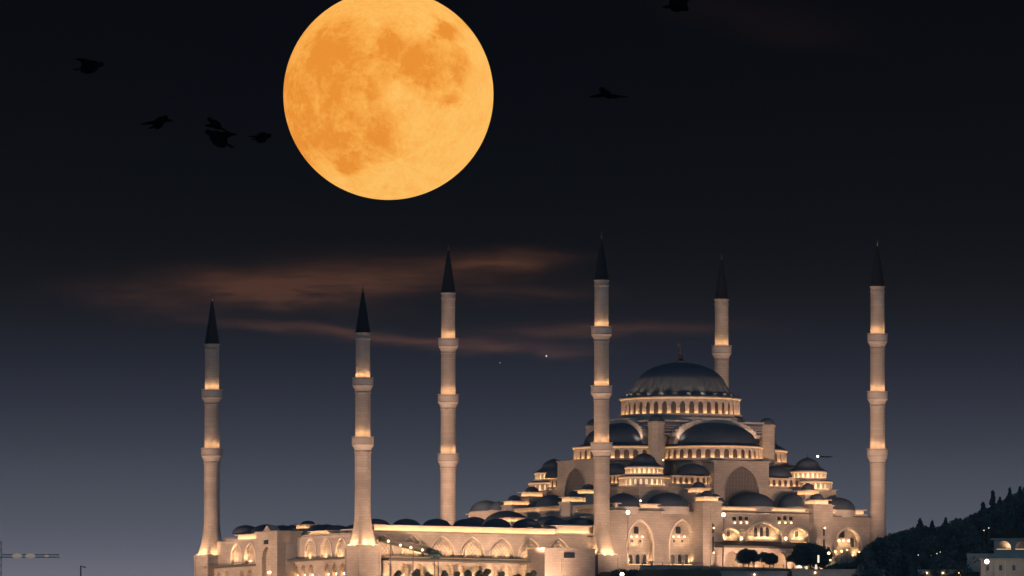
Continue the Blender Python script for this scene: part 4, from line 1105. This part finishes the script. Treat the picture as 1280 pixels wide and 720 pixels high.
def street_lamp(x, p, Y, h, label, r=.42, mt=M_white, group=None):
    r *= .72
    q = atY(x, p, Y); t = thing('street_lamp', label, 'lamp', (q.x, Y, q.z - h), 0, group)
    m = MB(); m.tube((0, 0, -1.5), (0, 0, h - r * .6), .11, .07, 6); m.tube((0, 0, -.2), (0, 0, .5), .2, .16, 8); m.build('pole', M_metal, t)
    MB().ball((0, 0, h), r, 10, 8).build('lamp_head', mt, t)
    return t
street_lamp(785, 640.5, -92, 12, 'bright white lamp on a tall pole before the left arched bay', .85)
street_lamp(904.5, 643.5, -92, 12, 'bright white lamp on a tall pole beside the left stair tower', .85)
street_lamp(1233.5, 702, -240, 6, 'bright round white lamp at the corner of the beige house', 1.0)
street_lamp(777.5, 718, -135, 5, 'white lamp among the shrubs at the bottom edge below the hall', .9)
for i, (x, p, r) in enumerate([(1036, 691.5, .62), (1044, 689.5, .45), (1052, 689, .5), (1059, 687.5, .35), (1066, 694, .4), (1084, 689, .6), (1091, 692, .35), (1117, 690, .35), (1038, 700, .35), (1074, 690, .3)]):
    street_lamp(x, p, -105 - i, 4.5, 'small bright lamp in the cluster of lights below the right pylon', r, M_bulb, 'cluster of small lamps')
for i, (x, p) in enumerate([(1162, 686), (1171, 692), (1175, 690), (1184, 689), (1236, 660), (1230, 663), (1107, 708), (1164, 695), (1148, 694)]):
    street_lamp(x, p, -150 - i, 4.0, 'tiny faint lamp among the trees of the wooded slope', .22, M_faint, 'faint lamps in the trees')
for i, (x, p, hh) in enumerate([(1023, 694, 9), (1020, 706, 7), (1008, 708, 6)]):
    q = atY(x, p, -100); t = tag(MB().box(-.3, .3, -.2, .2, 0, hh * .27).build('light_box', M_soft, None, (q.x, -100 - i, q.z - hh * .27)), 'upright glowing white light box under the big umbrella pine', 'light box', 'upright light boxes')

# ------------------------------------------------------------------ LEFT EDGE: distant crane jib, pole, mast
cr0 = atY(2, 695, 2600); cr1 = atY(74, 697.5, 2600)
crane = thing('crane', 'faint distant crane jib with pale lights low at the left edge', 'crane', (cr0.x, 2600, cr0.z - 40))
m = MB(); Lc = cr1.x - cr0.x
for i in range(14):
    xa, xb = Lc * i / 14, Lc * (i + 1) / 14
    for yy in (-.5, .5): m.tube((xa, yy, 39.3), (xb, yy, 39.3), .16, .16, 4)
    m.tube((xa, 0, 40.8 if i else 41), (xb, 0, 40.8), .16, .16, 4); m.tube((xa, .5, 39.3), ((xa + xb) / 2, 0, 40.8), .12, .12, 4); m.tube(((xa + xb) / 2, 0, 40.8), (xb, -.5, 39.3), .12, .12, 4)
m.build('jib', M_metal, crane)
m = MB(); 
for i in range(12):
    for (a, b) in ((-1, -1), (1, -1), (1, 1), (-1, 1)): m.tube((-1 + a * .8, b * .8, i * 4), (-1 + a * .8, b * .8, i * 4 + 4), .16, .16, 4)
    m.tube((-1.8, -.8, i * 4), (-.2, -.8, i * 4 + 4), .12, .12, 4)
m.build('mast', M_metal, crane)
M_dim = mat('dim_lamp', (.5, .45, .4), .5, emit=(1, .78, .6), estr=.22)
for k in (.27, .5, .78): MB().ball((Lc * k, -.8, 40), 1.7 if k < .7 else .8, 8, 6, (1.6, 1, .8)).build('lamp', M_dim, crane)
q = atY(101, 707, 100); t = thing('lamp_post', 'thin dark post with a short arm at the bottom left', 'lamp post', (q.x, 100, q.z - 20))
m = MB(); m.tube((0, 0, 0), (0, 0, 20), .28, .22, 6); m.tube((0, 0, 19.8), (1.3, 0, 19.6), .14, .12, 6); m.build('pole', M_metal, t); MB().box(.8, 1.8, -.25, .25, 19.3, 19.6).build('lamp_head', M_metal, t)

# ------------------------------------------------------------------ MOON
mr = 131.3 / F_PX * MD
mc = CAM + moon_dir * MD
mm = bpy.data.materials.new('moon_surface'); mm.use_nodes = True; t = mm.node_tree; b = t.nodes['Principled BSDF']
b.inputs['Base Color'].default_value = (0, 0, 0, 1); b.inputs['Roughness'].default_value = 1; b.inputs['Specular IOR Level'].default_value = 0
tcx = t.nodes.new('ShaderNodeTexCoord'); sc_ = t.nodes.new('ShaderNodeVectorMath'); sc_.operation = 'SCALE'; sc_.inputs['Scale'].default_value = 1 / mr
t.links.new(tcx.outputs['Object'], sc_.inputs[0])
n1 = t.nodes.new('ShaderNodeTexNoise'); n1.inputs['Scale'].default_value = 6.5; n1.inputs['Detail'].default_value = 9; n1.inputs['Roughness'].default_value = .72; t.links.new(sc_.outputs[0], n1.inputs['Vector'])
n2 = t.nodes.new('ShaderNodeTexNoise'); n2.inputs['Scale'].default_value = 2.6; n2.inputs['Detail'].default_value = 5; t.links.new(sc_.outputs[0], n2.inputs['Vector'])
wv = t.nodes.new('ShaderNodeVectorMath'); wv.operation = 'MULTIPLY_ADD'; t.links.new(n1.outputs['Color'], wv.inputs[0]); wv.inputs[1].default_value = (.30, 0, .30); t.links.new(sc_.outputs[0], wv.inputs[2])
off = t.nodes.new('ShaderNodeVectorMath'); off.operation = 'SUBTRACT'; t.links.new(wv.outputs[0], off.inputs[0]); off.inputs[1].default_value = (.15, 0, .15)
n4 = t.nodes.new('ShaderNodeTexNoise'); n4.inputs['Scale'].default_value = 2.2; n4.inputs['Detail'].default_value = 3; t.links.new(sc_.outputs[0], n4.inputs['Vector'])
w2 = t.nodes.new('ShaderNodeVectorMath'); w2.operation = 'MULTIPLY_ADD'; t.links.new(n4.outputs['Color'], w2.inputs[0]); w2.inputs[1].default_value = (.42, 0, .42); t.links.new(off.outputs[0], w2.inputs[2])
o2 = t.nodes.new('ShaderNodeVectorMath'); o2.operation = 'SUBTRACT'; t.links.new(w2.outputs[0], o2.inputs[0]); o2.inputs[1].default_value = (.21, 0, .21)
sp = t.nodes.new('ShaderNodeSeparateXYZ'); t.links.new(o2.outputs[0], sp.inputs[0])
MARIA = [(0, .40, .17, .14, 1.15), (.3, .24, .20, .16, 1.2), (-.5, .27, .26, .24, 1.0), (.57, .51, .09, .085, 1.2), (.66, .2, .11, .12, .9), (.56, -.1, .08, .07, 1.0), (-.23, -.04, .1, .09, 1.0),
         (-.6, -.42, .27, .17, 1.05), (-.1, -.52, .15, .13, 1), (-.37, -.7, .09, .07, 1), (-.85, -.12, .14, .3, .85), (-.06, .1, .12, .07, .6), (-.5, -.0, .22, .16, .85), (.42, .1, .14, .12, .8), (-.25, -.35, .22, .14, .8), (-.05, .62, .16, .04, .35), (-.45, .62, .3, .05, .3)]
tot = None
for (cx, cz, rx, rz, k) in MARIA:
    dx = math_node(t, 'DIVIDE', math_node(t, 'SUBTRACT', sp.outputs[0], cx), rx * 1.5); dz = math_node(t, 'DIVIDE', math_node(t, 'SUBTRACT', sp.outputs[2], cz), rz * 1.5)
    q = math_node(t, 'ADD', math_node(t, 'MULTIPLY', dx, dx), math_node(t, 'MULTIPLY', dz, dz)); q = math_node(t, 'POWER', q, 1.5)
    g_ = math_node(t, 'MULTIPLY', math_node(t, 'EXPONENT', math_node(t, 'MULTIPLY', q, -1.0)), k)
    tot = g_ if tot is None else math_node(t, 'MAXIMUM', tot, g_)
tot = math_node(t, 'MULTIPLY', math_node(t, 'MULTIPLY', tot, .92), math_node(t, 'MULTIPLY_ADD', n1.outputs['Fac'], 1.6, .08))
n3 = t.nodes.new('ShaderNodeTexNoise'); n3.inputs['Scale'].default_value = 22; n3.inputs['Detail'].default_value = 6; n3.inputs['Roughness'].default_value = .7; t.links.new(sc_.outputs[0], n3.inputs['Vector'])
tot = math_node(t, 'ADD', tot, math_node(t, 'MULTIPLY', math_node(t, 'SUBTRACT', n3.outputs['Fac'], .5), 1.0))
vo = t.nodes.new('ShaderNodeTexVoronoi'); vo.inputs['Scale'].default_value = 9; t.links.new(sc_.outputs[0], vo.inputs['Vector'])
tot = math_node(t, 'SUBTRACT', tot, math_node(t, 'MULTIPLY', math_node(t, 'LESS_THAN', vo.outputs['Distance'], .10), .22))
# bright ray system round the southern crater
wr = t.nodes.new('ShaderNodeTexNoise'); wr.inputs['Scale'].default_value = 1.0; wr.inputs['Detail'].default_value = 3
spr = t.nodes.new('ShaderNodeSeparateXYZ'); t.links.new(sc_.outputs[0], spr.inputs[0])
rx_ = math_node(t, 'SUBTRACT', spr.outputs[0], .12); rz_ = math_node(t, 'ADD', spr.outputs[2], .68)
ang = math_node(t, 'ARCTAN2', rz_, rx_); rad = math_node(t, 'SQRT', math_node(t, 'ADD', math_node(t, 'MULTIPLY', rx_, rx_), math_node(t, 'MULTIPLY', rz_, rz_)))
cr2 = t.nodes.new('ShaderNodeCombineXYZ'); t.links.new(math_node(t, 'MULTIPLY', ang, 3.2), cr2.inputs[0]); t.links.new(math_node(t, 'MULTIPLY', rad, .8), cr2.inputs[1]); t.links.new(cr2.outputs[0], wr.inputs['Vector'])
ray_ = math_node(t, 'MULTIPLY', math_node(t, 'MAXIMUM', math_node(t, 'SUBTRACT', wr.outputs['Fac'], .5), 0), math_node(t, 'EXPONENT', math_node(t, 'MULTIPLY', rad, -1.6)))
tot = math_node(t, 'SUBTRACT', tot, math_node(t, 'MULTIPLY', ray_, 2.2))
tot = math_node(t, 'SUBTRACT', tot, math_node(t, 'MULTIPLY', math_node(t, 'LESS_THAN', rad, .03), .3))
tot = math_node(t, 'ADD', tot, math_node(t, 'MULTIPLY_ADD', spr.outputs[0], -.12, .17))
tot = math_node(t, 'ADD', tot, math_node(t, 'MULTIPLY', math_node(t, 'SUBTRACT', n1.outputs['Fac'], .5), .9))
tot = math_node(t, 'ADD', tot, math_node(t, 'MULTIPLY', math_node(t, 'SUBTRACT', n2.outputs['Fac'], .5), .5), clamp=True)
rp = t.nodes.new('ShaderNodeValToRGB'); t.links.new(tot, rp.inputs[0]); e = rp.color_ramp.elements
e[0].position = 0; e[0].color = (*lin((255, 192, 98)), 1); e[1].position = 1; e[1].color = (*lin((234, 144, 50)), 1)
x = e.new(.4); x.color = (*lin((251, 174, 76)), 1)
t.links.new(rp.outputs[0], b.inputs['Emission Color']); b.inputs['Emission Strength'].default_value = 1.12
moon = MB().ball((0, 0, 0), mr, 192, 96).build('moon', mm, None, mc); tag(moon, 'huge orange full moon with darker grey-orange seas high over the mosque', 'moon')

# stars
M_star = mat('star_glow', (0, 0, 0), 1, emit=(.75, .85, 1), estr=.9); M_star2 = mat('faint_star_glow', (0, 0, 0), 1, emit=(.6, .75, 1), estr=.25)
for (x, p, r, mt, lb) in ((683, 445, 1.1, M_star, 'brighter white star between the two middle minarets'), (625, 453.5, .9, M_star2, 'faint bluish star just left of the brighter star')):
    MBs = MB().ball((0, 0, 0), r / F_PX * 50000, 8, 6).build('star', mt, None, atY(x, p, 45500)); tag(MBs, lb, 'star')

# aircraft with landing light
q = atY(1023, 570.5, 900)
ac = thing('aircraft', 'tiny aircraft with a bright landing light just right of a corner dome', 'aircraft', q)
m = MB(); m.M = Matrix.Scale(.62, 4); m.tube((0, 0, 0), (7, 3, -.2), .5, .45, 8); m.tube((7, 3, -.2), (9.5, 4.2, .3), .45, .1, 8)
m.add([(2.5, .8, 0), (4.2, 1.6, 0), (6.5, -4, -.1), (5.9, -4.2, -.1), (2.5, .8, .12), (4.2, 1.6, .12), (6.5, -4, .0), (5.9, -4.2, .0)], [(3, 2, 1, 0), (4, 5, 6, 7), (0, 1, 5, 4), (1, 2, 6, 5), (2, 3, 7, 6), (3, 0, 4, 7)])
m.build('fuselage', M_metal, ac)
MB().ball((-.3, -.4, 0), .42, 8, 6).build('landing_light', M_white, ac)

# ------------------------------------------------------------------ BIRDS (dark against the black sky)
def bird(x, p, wpx, up_, tilt, label, fat=1.0, Y=-3950, yaw=0, pitch=-20):
    q = atY(x, p, Y); s = wpx * (4500 + Y) / F_PX         # span in metres
    m = MB(); n = 10; m.M = Matrix.Rotation(tilt, 4, 'Y') @ Matrix.Rotation(R_(yaw), 4, 'Z') @ Matrix.Rotation(R_(pitch), 4, 'X')
    # body and wings: one continuous skin of cross sections from wing tip to wing tip
    st = [-1, -.8, -.6, -.42, -.26, -.13, -.05, 0, .05, .13, .26, .42, .6, .8, 1]
    ch = [.03, .09, .13, .16, .17, .19, .30, .36, .30, .19, .17, .16, .13, .09, .03]
    thk = [.01, .014, .018, .022, .03, .07, .11, .13, .11, .07, .03, .022, .018, .014, .01]
    vs = []
    for a, c, th_ in zip(st, ch, thk):
        zz = up_ * (abs(a) ** .8) * (1 - .55 * abs(a)) * 2.0
        for i in range(n):
            t_ = 2 * PI * i / n
            vs.append((a * s * .5, s * c * .9 * math.cos(t_) + s * .12 * abs(a) ** 2, s * (zz * .5 + th_ * fat * math.sin(t_))))
    fs = [(j * n + i, j * n + (i + 1) % n, (j + 1) * n + (i + 1) % n, (j + 1) * n + i) for j in range(len(st) - 1) for i in range(n)] + [tuple(range(n)), tuple(range(len(st) * n - 1, (len(st) - 1) * n - 1, -1))]
    m.add(vs, fs, True)
    m.ball((0, -s * .36, s * .02), s * .07, 8, 6, (1, 1.5, 1)); m.add([(-.03 * s, .28 * s, 0), (.03 * s, .28 * s, 0), (.09 * s, .5 * s, 0), (-.09 * s, .5 * s, 0), (-.03 * s, .28 * s, .02 * s), (.03 * s, .28 * s, .02 * s), (.09 * s, .5 * s, .01 * s), (-.09 * s, .5 * s, .01 * s)],
        [(0, 3, 2, 1), (4, 5, 6, 7), (0, 1, 5, 4), (1, 2, 6, 5), (2, 3, 7, 6), (3, 0, 4, 7)])
    tag(m.build('bird', M_black, None, q), label, 'bird')
bird(112, 84, 46, .42, .1, 'largest black bird silhouette at the upper left, highest of the left group', 1.4, yaw=58, pitch=-12)
bird(199, 153.5, 46, .10, -.16, 'black bird gliding left of the close pair, wings slightly tilted', 1.2, yaw=32, pitch=-10)
bird(270, 155.5, 40, -.22, .30, 'upper black bird of the close pair left of the moon', 1.0, yaw=-38, pitch=-8)
bird(273, 174, 50, .36, .02, 'lower heavier black bird of the close pair left of the moon', 1.5, yaw=-50, pitch=-22)
bird(327.5, 172, 36, .08, -.03, 'black bird nearest to the left edge of the moon', 1.5, yaw=44, pitch=-5)
bird(759, 117.5, 52, -.10, .03, 'lone black bird right of the moon with long flat wings', .8, yaw=-22, pitch=-8)
bird(848, 3, 48, -.30, .05, 'black bird cut by the top edge of the picture', 2.0, yaw=52, pitch=-15)

# ------------------------------------------------------------------ HAZE
if HAZE:
    hm = bpy.data.materials.new('haze_air'); hm.use_nodes = True; t = hm.node_tree
    for n_ in list(t.nodes):
        if n_.type != 'OUTPUT_MATERIAL': t.nodes.remove(n_)
    pv_ = t.nodes.new('ShaderNodeVolumePrincipled'); pv_.inputs['Color'].default_value = (.75, .85, 1, 1); pv_.inputs['Density'].default_value = 3.2e-5; pv_.inputs['Anisotropy'].default_value = .8
    t.links.new(pv_.outputs[0], [n_ for n_ in t.nodes if n_.type == 'OUTPUT_MATERIAL'][0].inputs['Volume'])
    hz = MB().box(-5100, 5100, -5700, 5100, -148, 128).build('haze', hm); tag(hz, 'thin evening haze in the air over the hill', 'haze', kind='stuff')
